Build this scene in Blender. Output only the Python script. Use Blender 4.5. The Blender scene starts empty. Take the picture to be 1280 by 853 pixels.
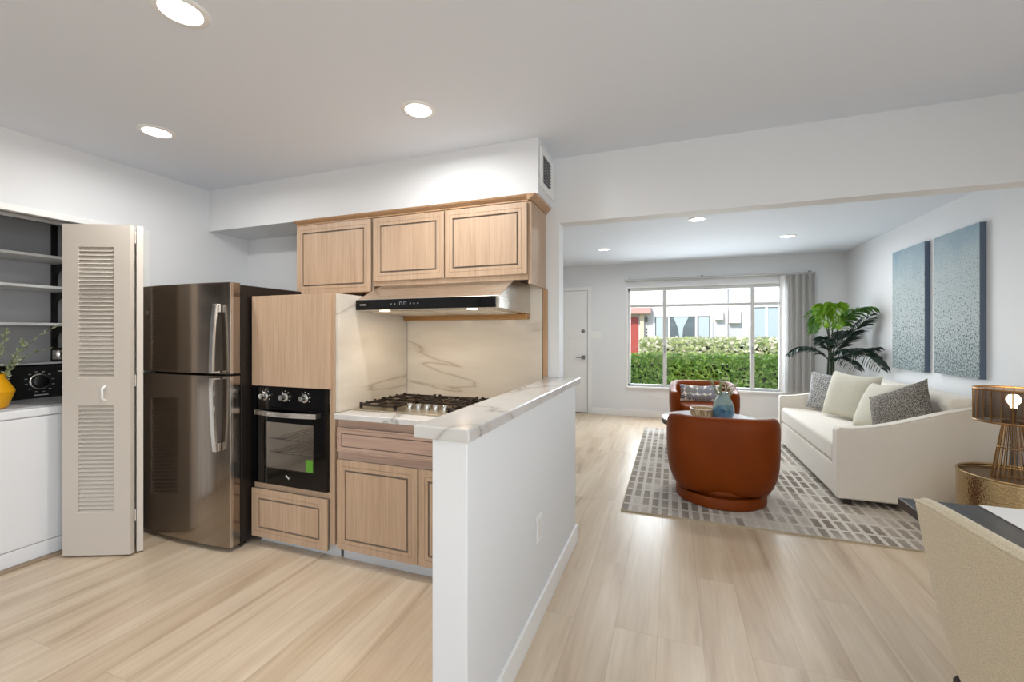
import bpy, bmesh, math, random
from mathutils import Vector, Matrix, Euler
R = math.radians
PI = math.pi
S = bpy.context.scene
COL = S.collection

# ------------------------------------------------------------------ camera, sky, sun, large lights, exposure
cam_d = bpy.data.cameras.new('camera')
cam = bpy.data.objects.new('camera', cam_d)
COL.objects.link(cam)
cam.location = (0, 0, 1.31)
cam.rotation_euler = (R(90), 0, 0.3522)
cam_d.sensor_width = 36
cam_d.lens = 542.2 / 1280 * 36
cam_d.shift_y = -8.6 / 1280
cam_d.clip_start = 0.02
S.camera = cam
S.view_settings.view_transform = 'Standard'
S.view_settings.look = 'None'
S.view_settings.gamma = 1
S.view_settings.use_curve_mapping = False
S.view_settings.exposure = 0.09

W = bpy.data.worlds.new('sky')
S.world = W
W.use_nodes = True
nt = W.node_tree
bgn = nt.nodes['Background']
sky = nt.nodes.new('ShaderNodeTexSky')
sky.sky_type = 'NISHITA'
sky.sun_disc = False
sky.sun_elevation = R(50)
sky.sun_rotation = R(200)
nt.links.new(sky.outputs[0], bgn.inputs[0])
bgn.inputs[1].default_value = 0.2

def lamp(name, kind, loc, rot, energy, color=(1, 1, 1), parent=None, **k):
    d = bpy.data.lights.new(name, kind)
    d.energy = energy
    d.color = color
    for a, v in k.items():
        setattr(d, a, v)
    o = bpy.data.objects.new(name, d)
    COL.objects.link(o)
    o.location = loc
    o.rotation_euler = rot
    if parent:
        o.parent = parent
    return o

lamp('sun', 'SUN', (0, -5, 8), (R(48), 0, R(-22)), 3.1, (1, .95, .87), angle=R(.6))
# fill light from added, unseen openings behind the camera and on the right
lamp('rear_fill', 'AREA', (-.4, -3.32, 1.15), (R(90), 0, 0), 14, (.90, .96, 1), shape='RECTANGLE', size=4.2, size_y=2.1)
lamp('side_fill', 'AREA', (2.42, -1.2, 1.35), (R(90), 0, R(90)), 66, (.92, .96, 1), shape='RECTANGLE', size=1.9, size_y=1.3)
lamp('front_daylight', 'AREA', (.4, 7.50, 1.45), (R(66), 0, R(180)), 92, (.86, .94, 1), shape='RECTANGLE', size=2.1, size_y=1.5)
CEIL_W = 8.2

# ------------------------------------------------------------------ helpers
def lin(c):
    if isinstance(c, str):
        c = [int(c[i:i + 2], 16) / 255 for i in (0, 2, 4)]
        return tuple(x / 12.92 if x <= .04045 else ((x + .055) / 1.055) ** 2.4 for x in c)
    return tuple(c)

def mat(name, color, rough=.5, metal=0., **k):
    m = bpy.data.materials.new(name)
    m.use_nodes = True
    b = m.node_tree.nodes['Principled BSDF']
    b.inputs['Base Color'].default_value = (*lin(color), 1)
    b.inputs['Roughness'].default_value = rough
    b.inputs['Metallic'].default_value = metal
    for a, v in k.items():
        b.inputs[a.replace('_', ' ')].default_value = v
    return m

def N(m, kind, **k):
    n = m.node_tree.nodes.new(kind)
    for a, v in k.items():
        if a.startswith('i_'):
            n.inputs[a[2:].replace('_', ' ')].default_value = v
        else:
            setattr(n, a, v)
    return n

def Lk(m, a, b):
    m.node_tree.links.new(a, b)

def coords(m, scale=(1, 1, 1), rot=(0, 0, 0), kind='Object', loc=(0, 0, 0)):
    t = N(m, 'ShaderNodeTexCoord')
    p = N(m, 'ShaderNodeMapping')
    p.inputs['Scale'].default_value = scale
    p.inputs['Rotation'].default_value = rot
    p.inputs['Location'].default_value = loc
    Lk(m, t.outputs[kind], p.inputs[0])
    return p.outputs[0]

def ramp(m, fac, stops):
    r = N(m, 'ShaderNodeValToRGB')
    e = r.color_ramp.elements
    while len(e) < len(stops):
        e.new(.5)
    for el, (p, c) in zip(e, stops):
        el.position = p
        el.color = (*lin(c), 1)
    Lk(m, fac, r.inputs[0])
    return r.outputs[0]

def mixc(m, fac, a, b, mode='MIX'):
    x = N(m, 'ShaderNodeMix', data_type='RGBA', blend_type=mode)
    for v, s in ((fac, 0), (a, 6), (b, 7)):
        if hasattr(v, 'links'):
            Lk(m, v, x.inputs[s])
        elif s == 0:
            x.inputs[0].default_value = v
        else:
            x.inputs[s].default_value = (*lin(v), 1)
    return x.outputs[2]

def B(m):
    return m.node_tree.nodes['Principled BSDF']

def bump(m, h, strength=.2, dist=.01):
    b = N(m, 'ShaderNodeBump')
    b.inputs['Strength'].default_value = strength
    b.inputs['Distance'].default_value = dist
    Lk(m, h, b.inputs['Height'])
    Lk(m, b.outputs[0], B(m).inputs['Normal'])

def noise(m, co, scale, detail=4, rough=.5, dist=0):
    n = N(m, 'ShaderNodeTexNoise')
    n.inputs['Scale'].default_value = scale
    n.inputs['Detail'].default_value = detail
    n.inputs['Roughness'].default_value = rough
    n.inputs['Distortion'].default_value = dist
    Lk(m, co, n.inputs['Vector'])
    return n.outputs['Fac']

def offset(o):
    v = Vector((0, 0, 0))
    while o:
        v += o.location
        if o.get('_local'):
            return Vector((0, 0, 0))
        o = o.parent
    return v

class MB:
    def __init__(s):
        s.bm = bmesh.new()
        s.mi = 0
    def _tag(s, faces):
        for f in faces:
            f.material_index = s.mi
    def box(s, x0, x1, y0, y1, z0, z1, M=None):
        v = [s.bm.verts.new(p) for p in ((x0, y0, z0), (x1, y0, z0), (x1, y1, z0), (x0, y1, z0), (x0, y0, z1), (x1, y0, z1), (x1, y1, z1), (x0, y1, z1))]
        if M is not None:
            for q in v:
                q.co = M @ q.co
        s._tag([s.bm.faces.new([v[i] for i in f]) for f in ((3, 2, 1, 0), (4, 5, 6, 7), (0, 1, 5, 4), (1, 2, 6, 5), (2, 3, 7, 6), (3, 0, 4, 7))])
        return s
    def prism(s, pts, axis, a0, a1):
        def mk(p, a):
            u, w = p
            return {'x': (a, u, w), 'y': (u, a, w), 'z': (u, w, a)}[axis]
        A = [s.bm.verts.new(mk(p, a0)) for p in pts]
        Bv = [s.bm.verts.new(mk(p, a1)) for p in pts]
        n = len(pts)
        fs = [s.bm.faces.new(A), s.bm.faces.new(Bv[::-1])]
        for i in range(n):
            fs.append(s.bm.faces.new((A[(i + 1) % n], A[i], Bv[i], Bv[(i + 1) % n])))
        s._tag(fs)
        return s
    def lathe(s, prof, c=(0, 0, 0), n=32, M=None, closed=False):
        rings = []
        for r, z in prof:
            if r < 1e-6:
                p = Vector((0, 0, z))
                ring = [s.bm.verts.new((M @ p if M else p) + Vector(c))]
            else:
                ring = []
                for i in range(n):
                    a = 2 * PI * i / n
                    p = Vector((r * math.cos(a), r * math.sin(a), z))
                    ring.append(s.bm.verts.new((M @ p if M else p) + Vector(c)))
            rings.append(ring)
        fs = []
        seq = list(zip(rings, rings[1:]))
        if closed:
            seq.append((rings[-1], rings[0]))
        for a, b in seq:
            for i in range(n):
                j = (i + 1) % n
                if len(a) == 1 and len(b) == 1:
                    continue
                if len(a) == 1:
                    fs.append(s.bm.faces.new((a[0], b[j], b[i])))
                elif len(b) == 1:
                    fs.append(s.bm.faces.new((a[i], a[j], b[0])))
                else:
                    fs.append(s.bm.faces.new((a[i], a[j], b[j], b[i])))
        s._tag(fs)
        return s
    def tube(s, pts, r, n=8, r1=None, flat=1.0, close=False):
        P = [Vector(p) for p in pts]
        rings = []
        up = Vector((0, 0, 1))
        prev = None
        for i, p in enumerate(P):
            if close:
                t = (P[(i + 1) % len(P)] - P[i - 1]).normalized()
            else:
                t = (P[min(i + 1, len(P) - 1)] - P[max(i - 1, 0)]).normalized()
            if prev is None:
                a = t.cross(up)
                if a.length < .1:
                    a = t.cross(Vector((0, 1, 0)))
                a.normalize()
            else:
                a = (prev - t * prev.dot(t)).normalized()
            prev = a
            b = t.cross(a)
            rr = r if r1 is None else r + (r1 - r) * i / (len(P) - 1)
            rings.append([s.bm.verts.new(p + a * rr * math.cos(2 * PI * k / n) + b * rr * flat * math.sin(2 * PI * k / n)) for k in range(n)])
        fs = []
        seq = list(zip(rings, rings[1:]))
        if close:
            seq.append((rings[-1], rings[0]))
        for a, b in seq:
            for k in range(n):
                fs.append(s.bm.faces.new((a[k], a[(k + 1) % n], b[(k + 1) % n], b[k])))
        if not close:
            fs.append(s.bm.faces.new(rings[0][::-1]))
            fs.append(s.bm.faces.new(rings[-1]))
        s._tag(fs)
        return s
    def grid(s, fn, nu, nv, wrap=False):
        V = [[s.bm.verts.new(fn(u / nu, v / nv)) for v in range(nv + 1)] for u in range(nu + (0 if wrap else 1))]
        fs = []
        for u in range(nu):
            for v in range(nv):
                a = V[u]
                b = V[(u + 1) % len(V)]
                fs.append(s.bm.faces.new((a[v], b[v], b[v + 1], a[v + 1])))
        s._tag(fs)
        return s
    def face(s, pts):
        s._tag([s.bm.faces.new([s.bm.verts.new(p) for p in pts])])
        return s
    def build(s, name, mats, parent=None, bevel=0, smooth=None, weld=False, fix=True, sub=0, seg=2):
        bm = s.bm
        if weld:
            bmesh.ops.remove_doubles(bm, verts=bm.verts, dist=1e-5)
        if fix:
            bmesh.ops.recalc_face_normals(bm, faces=bm.faces)
        if parent is not None:
            off = offset(parent)
        else:
            xs = [v.co for v in bm.verts]
            lo = [min(v[i] for v in xs) for i in range(3)]
            hi = [max(v[i] for v in xs) for i in range(3)]
            off = Vector(((lo[0] + hi[0]) / 2, (lo[1] + hi[1]) / 2, lo[2]))
        for v in bm.verts:
            v.co -= off
        me = bpy.data.meshes.new(name)
        bm.to_mesh(me)
        bm.free()
        for m in (mats if isinstance(mats, (list, tuple)) else [mats]):
            me.materials.append(m)
        if smooth:
            for p in me.polygons:
                p.use_smooth = True
            me.set_sharp_from_angle(angle=R(smooth))
        o = bpy.data.objects.new(name, me)
        COL.objects.link(o)
        if parent is not None:
            o.parent = parent
        else:
            o.location = off
        if bevel:
            b = o.modifiers.new('bevel', 'BEVEL')
            b.width = bevel
            b.segments = seg
            b.limit_method = 'ANGLE'
            b.angle_limit = R(40)
        if sub:
            q = o.modifiers.new('sub', 'SUBSURF')
            q.levels = q.render_levels = sub
        return o

def tag(o, label, cat, group=None, kind=None):
    o['label'] = label
    o['category'] = cat
    if group:
        o['group'] = group
    if kind:
        o['kind'] = kind
    return o

def struct(o):
    o['kind'] = 'structure'
    return o

def thing(name, label, cat, loc=(0, 0, 0), rotz=0, group=None, local=False):
    o = bpy.data.objects.new(name, None)
    o.empty_display_size = .1
    COL.objects.link(o)
    o.location = loc
    o.rotation_euler = (0, 0, rotz)
    tag(o, label, cat, group)
    if local:
        o['_local'] = 1
    return o

def dup(root, loc, rotz, label=None):
    r = root.copy()
    COL.objects.link(r)
    r.location = loc
    r.rotation_euler = (0, 0, rotz)
    if label:
        r['label'] = label
    for ch in list(root.children):
        c = ch.copy()
        COL.objects.link(c)
        c.parent = r
        for g in list(ch.children):
            d = g.copy()
            COL.objects.link(d)
            d.parent = c
    return r

def bx(name, m, x0, x1, y0, y1, z0, z1, parent=None, bevel=.002):
    return MB().box(x0, x1, y0, y1, z0, z1).build(name, m, parent, bevel)

# ------------------------------------------------------------------ materials
def paint(name, c, rough=.6):
    m = mat(name, c, rough)
    n = noise(m, coords(m), 160, 3)
    bump(m, n, .04, .002)
    return m
M_wall = paint('wall_paint', 'E6E8EA')
M_ceil = paint('ceiling_paint', 'E6ECF5', .75)
M_trim = mat('trim_paint', 'F2F2F0', .4)
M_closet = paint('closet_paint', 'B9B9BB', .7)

def wood_floor():
    m = mat('oak_plank', 'CDB79E', .33, Specular_IOR_Level=.7)
    co = coords(m, rot=(0, 0, R(90)))
    br = N(m, 'ShaderNodeTexBrick', offset=.37, offset_frequency=3)
    br.inputs['Scale'].default_value = 1
    br.inputs['Brick Width'].default_value = 1.5
    br.inputs['Row Height'].default_value = .182
    br.inputs['Mortar Size'].default_value = .0012
    br.inputs['Mortar Smooth'].default_value = .3
    br.inputs['Color1'].default_value = (0, 0, 0, 1)
    br.inputs['Color2'].default_value = (1, 1, 1, 1)
    br.inputs['Mortar'].default_value = (.5, .5, .5, 1)
    Lk(m, co, br.inputs['Vector'])
    per = N(m, 'ShaderNodeSeparateColor')
    Lk(m, br.outputs['Color'], per.inputs[0])
    # grain, shifted per plank
    tc = N(m, 'ShaderNodeTexCoord')
    add = N(m, 'ShaderNodeVectorMath', operation='ADD')
    sc = N(m, 'ShaderNodeCombineXYZ')
    mu = N(m, 'ShaderNodeMath', operation='MULTIPLY')
    mu.inputs[1].default_value = 13.7
    Lk(m, per.outputs[0], mu.inputs[0])
    Lk(m, mu.outputs[0], sc.inputs[0])
    Lk(m, mu.outputs[0], sc.inputs[1])
    Lk(m, tc.outputs['Object'], add.inputs[0])
    Lk(m, sc.outputs[0], add.inputs[1])
    mp = N(m, 'ShaderNodeMapping')
    mp.inputs['Scale'].default_value = (7, .75, 1)
    Lk(m, add.outputs[0], mp.inputs[0])
    big = noise(m, mp.outputs[0], 1.0, 5, .55, .8)
    mp2 = N(m, 'ShaderNodeMapping')
    mp2.inputs['Scale'].default_value = (55, 2.2, 1)
    Lk(m, add.outputs[0], mp2.inputs[0])
    fine = noise(m, mp2.outputs[0], 1.0, 5, .65, .3)
    c1 = ramp(m, big, [(.28, 'BCA589'), (.42, 'DAC5AA'), (.64, 'E8D7BF')])
    c2 = ramp(m, fine, [(.3, 'D6D1CA'), (.7, 'FFFFFF')])
    c = mixc(m, .4, c1, c2, 'MULTIPLY')
    tone = ramp(m, per.outputs[0], [(0, 'F2EEEA'), (1, 'FFFFFF')])
    c = mixc(m, 1, c, tone, 'MULTIPLY')
    c = mixc(m, br.outputs['Fac'], c, 'B8A48E')
    Lk(m, c, B(m).inputs['Base Color'])
    rr = ramp(m, fine, [(0, (.26, .26, .26)), (1, (.36, .36, .36))])
    Lk(m, rr, B(m).inputs['Roughness'])
    bump(m, fine, .05, .002)
    return m
M_floor = wood_floor()

def cab_wood(name, a, b, c, horizontal=False):
    m = mat(name, b, .42)
    co = coords(m, (3.0, 90, 90) if horizontal else (90, 90, 3.0))
    g = noise(m, co, 1, 5, .6, .2)
    co2 = coords(m, (.8, 7, 7) if horizontal else (7, 7, .8))
    g2 = noise(m, co2, 1, 3, .5, 1.2)
    c1 = ramp(m, g, [(.3, a), (.5, b), (.72, c)])
    c2 = ramp(m, g2, [(.3, 'E6DED8'), (.7, 'FFFFFF')])
    Lk(m, mixc(m, .4, c1, c2, 'MULTIPLY'), B(m).inputs['Base Color'])
    bump(m, g, .06, .002)
    return m
M_wood = cab_wood('pale_oak', 'B99C82', 'C5A88D', 'CFB49A')
M_woodh = cab_wood('pale_oak_rail', 'B4978A', 'C2A594', 'CDB2A1', True)
M_groove = mat('grey_stained_groove', '80766A', .7)
M_edge = cab_wood('oak_edge', 'AD8763', 'BE9873', 'CBA885')

def marble(name, base, vein, warm, s=1.0, thr=.03, sc=(1, 1, 1.5)):
    m = mat(name, base, .16)
    co = coords(m, sc, (R(20), R(25), R(15)), kind='Object', loc=(.3, .2, .1))
    n1 = noise(m, co, .9 * s, 5, .45, .5)
    ab = N(m, 'ShaderNodeMath', operation='SUBTRACT')
    ab.inputs[1].default_value = .5
    Lk(m, n1, ab.inputs[0])
    ab2 = N(m, 'ShaderNodeMath', operation='ABSOLUTE')
    Lk(m, ab.outputs[0], ab2.inputs[0])
    v = ramp(m, ab2.outputs[0], [(0, vein), (.004, warm), (thr, base)])
    n2 = noise(m, co, 2.2 * s, 4, .5)
    cl = ramp(m, n2, [(.35, 'E4E0DA'), (.62, 'FFFFFF')])
    Lk(m, mixc(m, .7, v, cl, 'MULTIPLY'), B(m).inputs['Base Color'])
    return m
M_marble = marble('white_marble', 'DDDCDB', 'A5A3A0', 'CECCC9', 1.3, .022)
M_splash = marble('veined_marble', 'E2DACE', 'BFB2A0', 'DACFC2', .8, .012, (.55, .55, 2.4))

def brushed(name, c, rough=.3, axis='z', aniso=.0):
    m = mat(name, c, rough, 1.0)
    co = coords(m, {'z': (220, 220, 1.5), 'x': (1.5, 220, 220)}[axis])
    n = noise(m, co, 1, 3)
    r = ramp(m, n, [(.3, (rough - .06,) * 3), (.7, (rough + .08,) * 3)])
    Lk(m, r, B(m).inputs['Roughness'])
    bump(m, n, .02, .001)
    return m
M_fridge = brushed('fridge_steel', '9D9389', .16)
M_fridge_edge = brushed('fridge_edge_steel', 'CFC8C0', .25)
M_steel = brushed('hood_steel', 'CFC9C0', .28, 'x')
M_chrome = mat('polished_metal', 'D8D6D2', .18, 1)
M_nickel = mat('satin_nickel', '8E8C8A', .35, 1)
M_fridge_side = mat('fridge_side', '1E1815', .38)
M_black = mat('black_plastic', '0A0A0B', .35)
M_blackglass = mat('black_glass', '050506', .04, Specular_IOR_Level=.35)
M_iron = mat('cast_iron', '2A1E15', .45)
M_bronze = mat('burner_brass', '8A7350', .4, .7)
M_white_enamel = mat('white_enamel', 'EDEFF2', .25)
M_beige = mat('bifold_paint', 'D6CDC2', .5)
M_leather = mat('cognac_leather', '84400F', .42)
nn = noise(M_leather, coords(M_leather), 3, 3)
B(M_leather).inputs['Specular IOR Level'].default_value = .16
Lk(M_leather, ramp(M_leather, nn, [(.3, '722F04'), (.7, '823A09')]), B(M_leather).inputs['Base Color'])
bump(M_leather, noise(M_leather, coords(M_leather), 220, 3), .12, .002)

def fabric(name, c, c2, scale=350, rough=.9, strength=.25):
    m = mat(name, c, rough, Sheen_Weight=.2)
    n = noise(m, coords(m), scale, 3, .7)
    Lk(m, ramp(m, n, [(.35, c2), (.65, c)]), B(m).inputs['Base Color'])
    bump(m, n, strength, .003)
    return m
M_sofa = fabric('cream_linen', 'F2ECE2', 'E8E0D2')
M_cream = fabric('cream_cushion_cloth', 'DAD6C6', 'CBC6B4', 200)
M_chairfab = fabric('oatmeal_weave', 'D8CAB0', 'AFA186', 420)
M_runner = fabric('white_cloth', 'F0EEEA', 'E4E2DE')

def pattern_cloth(name, dark, light, scale, lo, hi):
    m = mat(name, dark, .9)
    v = N(m, 'ShaderNodeTexVoronoi', feature='F1')
    v.inputs['Scale'].default_value = scale
    Lk(m, coords(m), v.inputs['Vector'])
    n = noise(m, coords(m), scale * 1.2, 2)
    a = N(m, 'ShaderNodeMath', operation='ADD')
    Lk(m, v.outputs['Distance'], a.inputs[0])
    Lk(m, n, a.inputs[1])
    Lk(m, ramp(m, a.outputs[0], [(lo, dark), (hi, light)]), B(m).inputs['Base Color'])
    return m
M_greypat = pattern_cloth('grey_woven_dots', '55585E', 'C9C8C6', 130, .90, 1.12)
M_darkpat = pattern_cloth('charcoal_boucle', '34322F', '9C958B', 150, .98, 1.2)

def leaf_print():
    m = mat('navy_leaf_print', 'F0ECE4', .9)
    v = N(m, 'ShaderNodeTexVoronoi', feature='F1')
    v.inputs['Scale'].default_value = 13
    v.inputs['Randomness'].default_value = .45
    Lk(m, coords(m), v.inputs['Vector'])
    w = N(m, 'ShaderNodeTexWave', wave_type='BANDS', bands_direction='DIAGONAL')
    w.inputs['Scale'].default_value = 26
    w.inputs['Distortion'].default_value = 2
    Lk(m, coords(m), w.inputs['Vector'])
    a = N(m, 'ShaderNodeMath', operation='LESS_THAN')
    a.inputs[1].default_value = .56
    Lk(m, v.outputs['Distance'], a.inputs[0])
    b = N(m, 'ShaderNodeMath', operation='GREATER_THAN')
    b.inputs[1].default_value = .2
    Lk(m, w.outputs['Fac'], b.inputs[0])
    c = N(m, 'ShaderNodeMath', operation='MULTIPLY')
    Lk(m, a.outputs[0], c.inputs[0])
    Lk(m, b.outputs[0], c.inputs[1])
    hue = ramp(m, noise(m, coords(m), 9, 1), [(.45, '1B1B22'), (.55, '2F4168')])
    Lk(m, mixc(m, c.outputs[0], 'EDE6DC', hue), B(m).inputs['Base Color'])
    return m
M_leafprint = leaf_print()

M_darkwood = mat('espresso_wood', '2B2422', .3)
g = noise(M_darkwood, coords(M_darkwood, (40, 3, 3)), 1, 4)
Lk(M_darkwood, ramp(M_darkwood, g, [(.3, '1F1918'), (.7, '3A322F')]), B(M_darkwood).inputs['Base Color'])

M_gold = mat('hammered_antique_gold', 'B39A72', .27, 1)
v = N(M_gold, 'ShaderNodeTexVoronoi', feature='SMOOTH_F1')
v.inputs['Scale'].default_value = 95
Lk(M_gold, coords(M_gold), v.inputs['Vector'])
bump(M_gold, v.outputs['Distance'], .45, .005)
M_wire = mat('aged_brass_wire', '96724A', .38, .9)
M_gloss = mat('opal_diffuser', 'FFFFFF', .4, Emission_Color=(1, .97, .92, 1), Emission_Strength=6)
M_bulb = mat('glowing_bulb', 'FFF2D8', .4, Emission_Color=(1, .80, .48, 1), Emission_Strength=14)
M_hoodled = mat('hood_led', 'FFF2D8', .4, Emission_Color=(1, .80, .55, 1), Emission_Strength=8)

def glass(name, tint=(1, 1, 1), refl=1.0):
    m = bpy.data.materials.new(name)
    m.use_nodes = True
    t = m.node_tree
    t.nodes.remove(t.nodes['Principled BSDF'])
    tr = t.nodes.new('ShaderNodeBsdfTransparent')
    tr.inputs[0].default_value = (*tint, 1)
    gl = t.nodes.new('ShaderNodeBsdfGlossy')
    gl.inputs['Roughness'].default_value = .03
    fr = t.nodes.new('ShaderNodeLayerWeight')
    pw = t.nodes.new('ShaderNodeMath')
    pw.operation = 'POWER'
    pw.inputs[1].default_value = 5
    mu = t.nodes.new('ShaderNodeMath')
    mu.operation = 'MULTIPLY_ADD'
    mu.inputs[1].default_value = .96 * refl
    mu.inputs[2].default_value = .04 * refl
    t.links.new(fr.outputs['Facing'], pw.inputs[0])
    mx = t.nodes.new('ShaderNodeMixShader')
    t.links.new(pw.outputs[0], mu.inputs[0])
    t.links.new(mu.outputs[0], mx.inputs[0])
    t.links.new(tr.outputs[0], mx.inputs[1])
    t.links.new(gl.outputs[0], mx.inputs[2])
    t.links.new(mx.outputs[0], t.nodes['Material Output'].inputs[0])
    return m
M_pane = glass('window_glass', refl=.5)
M_ovenglass = glass('oven_glass', (.92, .9, .88), 1.3)

# ------------------------------------------------------------------ room shell
X0, X1, YW, CZ = -3.42, 2.246, 7.16, 2.44
YK = 2.718          # kitchen / living dividing plane
YB = -3.2           # rear wall
struct(MB().box(-4.3, X1 + .12, YB - .12, YW + .12, -.12, 0).build('floor', M_floor))
struct(MB().box(-4.3, X1 + .12, YB - .12, YW + .12, CZ, CZ + .2).build('ceiling', M_ceil))
m = MB()
m.box(X0 - .1, X0, YB, .25, 0, CZ).box(X0 - .1, X0, .25, 1.926, 1.99, CZ).box(X0 - .1, X0, 1.926, YW, 0, CZ)
struct(m.build('wall_left', M_wall))
m = MB()
m.box(X1, X1 + .12, YB, -2.2, 0, CZ).box(X1, X1 + .12, -2.2, -.2, 0, .65).box(X1, X1 + .12, -2.2, -.2, 2.05, CZ).box(X1, X1 + .12, -.2, YW, 0, CZ)
struct(m.build('wall_right', M_wall))
# window wall: door opening and window opening
DX0, DX1, DZ = -2.2, -1.295, 2.035
WX0, WX1, WZ0, WZ1 = -.655, 1.50, .48, 2.04
m = MB()
m.box(X0 - .1, DX0, YW, YW + .12, 0, CZ).box(DX0, DX1, YW, YW + .12, DZ, CZ).box(DX1, WX0, YW, YW + .12, 0, CZ)
m.box(WX0, WX1, YW, YW + .12, 0, WZ0).box(WX0, WX1, YW, YW + .12, WZ1, CZ).box(WX1, X1 + .12, YW, YW + .12, 0, CZ)
struct(m.build('wall_front', M_wall))
# rear wall; unseen glass doors added as a source for the rear fill
m = MB()
m.box(X0 - .1, -2.5, YB - .12, YB, 0, CZ).box(-2.5, 1.7, YB - .12, YB, 2.2, CZ).box(1.7, X1 + .12, YB - .12, YB, 0, CZ)
struct(m.build('wall_rear', M_wall))
w2 = bpy.data.objects.new('added_window_2', None)
COL.objects.link(w2)
struct(w2)
w2.location = (-.4, YB - .06, 0)
m = MB()
for x in (-2.5, -1.13, .24, 1.64):
    m.box(x, x + .06, YB - .09, YB - .03, 0, 2.2)
m.box(-2.5, 1.7, YB - .09, YB - .03, 0, .06).box(-2.5, 1.7, YB - .09, YB - .03, 2.14, 2.2)
m.build('window_frame', M_trim, w2)
w3 = bpy.data.objects.new('added_window_3', None)  # window out of view, added to let the side fill in
COL.objects.link(w3)
struct(w3)
w3.location = (X1 + .06, -1.2, .65)
m = MB()
for y in (-2.2, -1.23, -.26):
    m.box(X1 + .03, X1 + .09, y, y + .06, .65, 2.05)
m.box(X1 + .03, X1 + .09, -2.2, -.2, .65, .71).box(X1 + .03, X1 + .09, -2.2, -.2, 1.99, 2.05)
m.build('window_frame', M_trim, w3)
# kitchen wall behind the hood
struct(MB().box(X0, -.676, YK, YK + .11, 0, CZ).build('wall_kitchen', M_wall))
# soffit over the wall cabinets and beam over the opening
struct(MB().box(X0, -.716, 2.385, YK, 2.118, CZ).build('wall_soffit', M_wall))
struct(MB().box(-.676, X1, YK, YK + .11, 2.022, CZ).build('wall_beam', M_wall))
# half wall
struct(MB().box(-.690, -.570, 1.165, YK - .002, 0, .989).build('wall_partition', M_wall, bevel=.004))
# baseboards
def baseboard(name, pts):
    struct(MB().box(*pts, .0, .105).build(name, M_trim, bevel=.004))
struct(MB().box(-.570, -.556, 1.151, 2.716, 0, .108).box(-.690, -.570, 1.151, 1.165, 0, .108).build('baseboard_partition', M_trim, bevel=.003))
baseboard('baseboard_front', (-1.235, X1, YW - .014, YW))
baseboard('baseboard_right', (X1 - .014, X1, 2.9, YW - .014))
# closet
CX = -4.15
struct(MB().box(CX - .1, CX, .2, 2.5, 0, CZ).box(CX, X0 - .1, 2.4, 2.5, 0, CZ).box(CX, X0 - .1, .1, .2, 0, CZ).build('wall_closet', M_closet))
# casing round the closet opening
m = MB()
m.box(X0, X0 + .012, .21, 1.962, 1.99, 2.026).box(X0, X0 + .012, 1.926, 1.962, 0, 1.99).box(X0, X0 + .012, .21, .25, 0, 1.99)
struct(m.build('trim_1', M_trim, bevel=.002))
struct(MB().box(X0 - .07, X0 - .03, .25, 1.926, 1.965, 1.99).build('trim_2', M_nickel))
struct(MB().box(X0 - .085, X0 + .01, .25, 1.926, .001, .012).build('trim_3', mat('worn_sill', 'A08B74', .5)))

# window
w1 = bpy.data.objects.new('window_1', None)
COL.objects.link(w1)
struct(w1)
w1.location = ((WX0 + WX1) / 2, YW + .05, WZ0)
m = MB()
yf0, yf1 = YW + .02, YW + .075
m.box(WX0, WX0 + .035, yf0, yf1, WZ0, WZ1).box(WX1 - .045, WX1, yf0, yf1, WZ0, WZ1)
m.box(WX0, WX1, yf0, yf1, WZ0, WZ0 + .035).box(WX0, WX1, yf0, yf1, WZ1 - .05, WZ1)
for x in (-.098, 1.115):
    m.box(x - .028, x + .028, yf0, yf1, WZ0 + .035, WZ1 - .05)
for a, b in ((WX0 + .035, -.126), (-.07, 1.087), (1.143, WX1 - .045)):
    m.box(a, b, yf0 + .005, yf1 - .005, 1.735, 1.775)
fr = m.build('window_frame', mat('window_aluminium', 'D2D2D0', .45), w1, .004)
for x in (-.098, 1.115):
    bx('latch', M_nickel, x - .006, x + .006, yf0 - .022, yf0, 1.02, 1.13, w1)
m = MB()
for a, b in ((WX0 + .03, -.12), (-.075, 1.09), (1.14, WX1 - .04)):
    m.box(a, b, YW + .046, YW + .05, WZ0 + .03, 1.74)
    m.box(a, b, YW + .046, YW + .05, 1.77, WZ1 - .045)
m.build('pane', M_pane, w1)
m = MB()
m.box(WX0 - .03, WX1 + .03, YW - .035, YW + .02, WZ0 - .028, WZ0)
m.build('window_sill', M_trim, w1, .004)
m = MB()
m.box(WX0 - .022, WX0, YW - .008, YW, WZ0, WZ1 + .022).box(WX1, WX1 + .022, YW - .008, YW, WZ0, WZ1 + .022).box(WX0, WX1, YW - .008, YW, WZ1, WZ1 + .022)
m.build('window_trim', M_trim, w1)

# front door
d1 = bpy.data.objects.new('door_1', None)
COL.objects.link(d1)
struct(d1)
d1.location = ((DX0 + DX1) / 2, YW, 0)
m = MB().box(DX0 + .012, DX1 - .012, YW + .015, YW + .06, .012, DZ - .012)
m.build('door_panel', M_trim, d1, .003)
m = MB()
m.box(DX0 - .055, DX0, YW - .015, YW, 0, DZ + .055).box(DX1, DX1 + .055, YW - .015, YW, 0, DZ + .055).box(DX0, DX1, YW - .015, YW, DZ, DZ + .055)
m.build('door_frame', M_trim, d1, .003)
bx('threshold', mat('threshold_wood', '7B6D5A', .5), DX0, DX1, YW - .01, YW + .1, 0, .011, d1)
ry = Matrix.Rotation(R(90), 3, 'X')
m = MB().lathe([(0, 0), (.03, 0), (.03, .012), (.02, .018), (0, .018)], (-1.375, YW + .014, 1.36), 20, ry)
m.build('deadbolt', M_nickel, d1, smooth=40)
m = MB().box(-1.405, -1.345, YW + .004, YW + .014, .89, .955)
m.tube([(-1.375, YW + .006, .922), (-1.375, YW - .035, .922)], .011)
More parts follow.
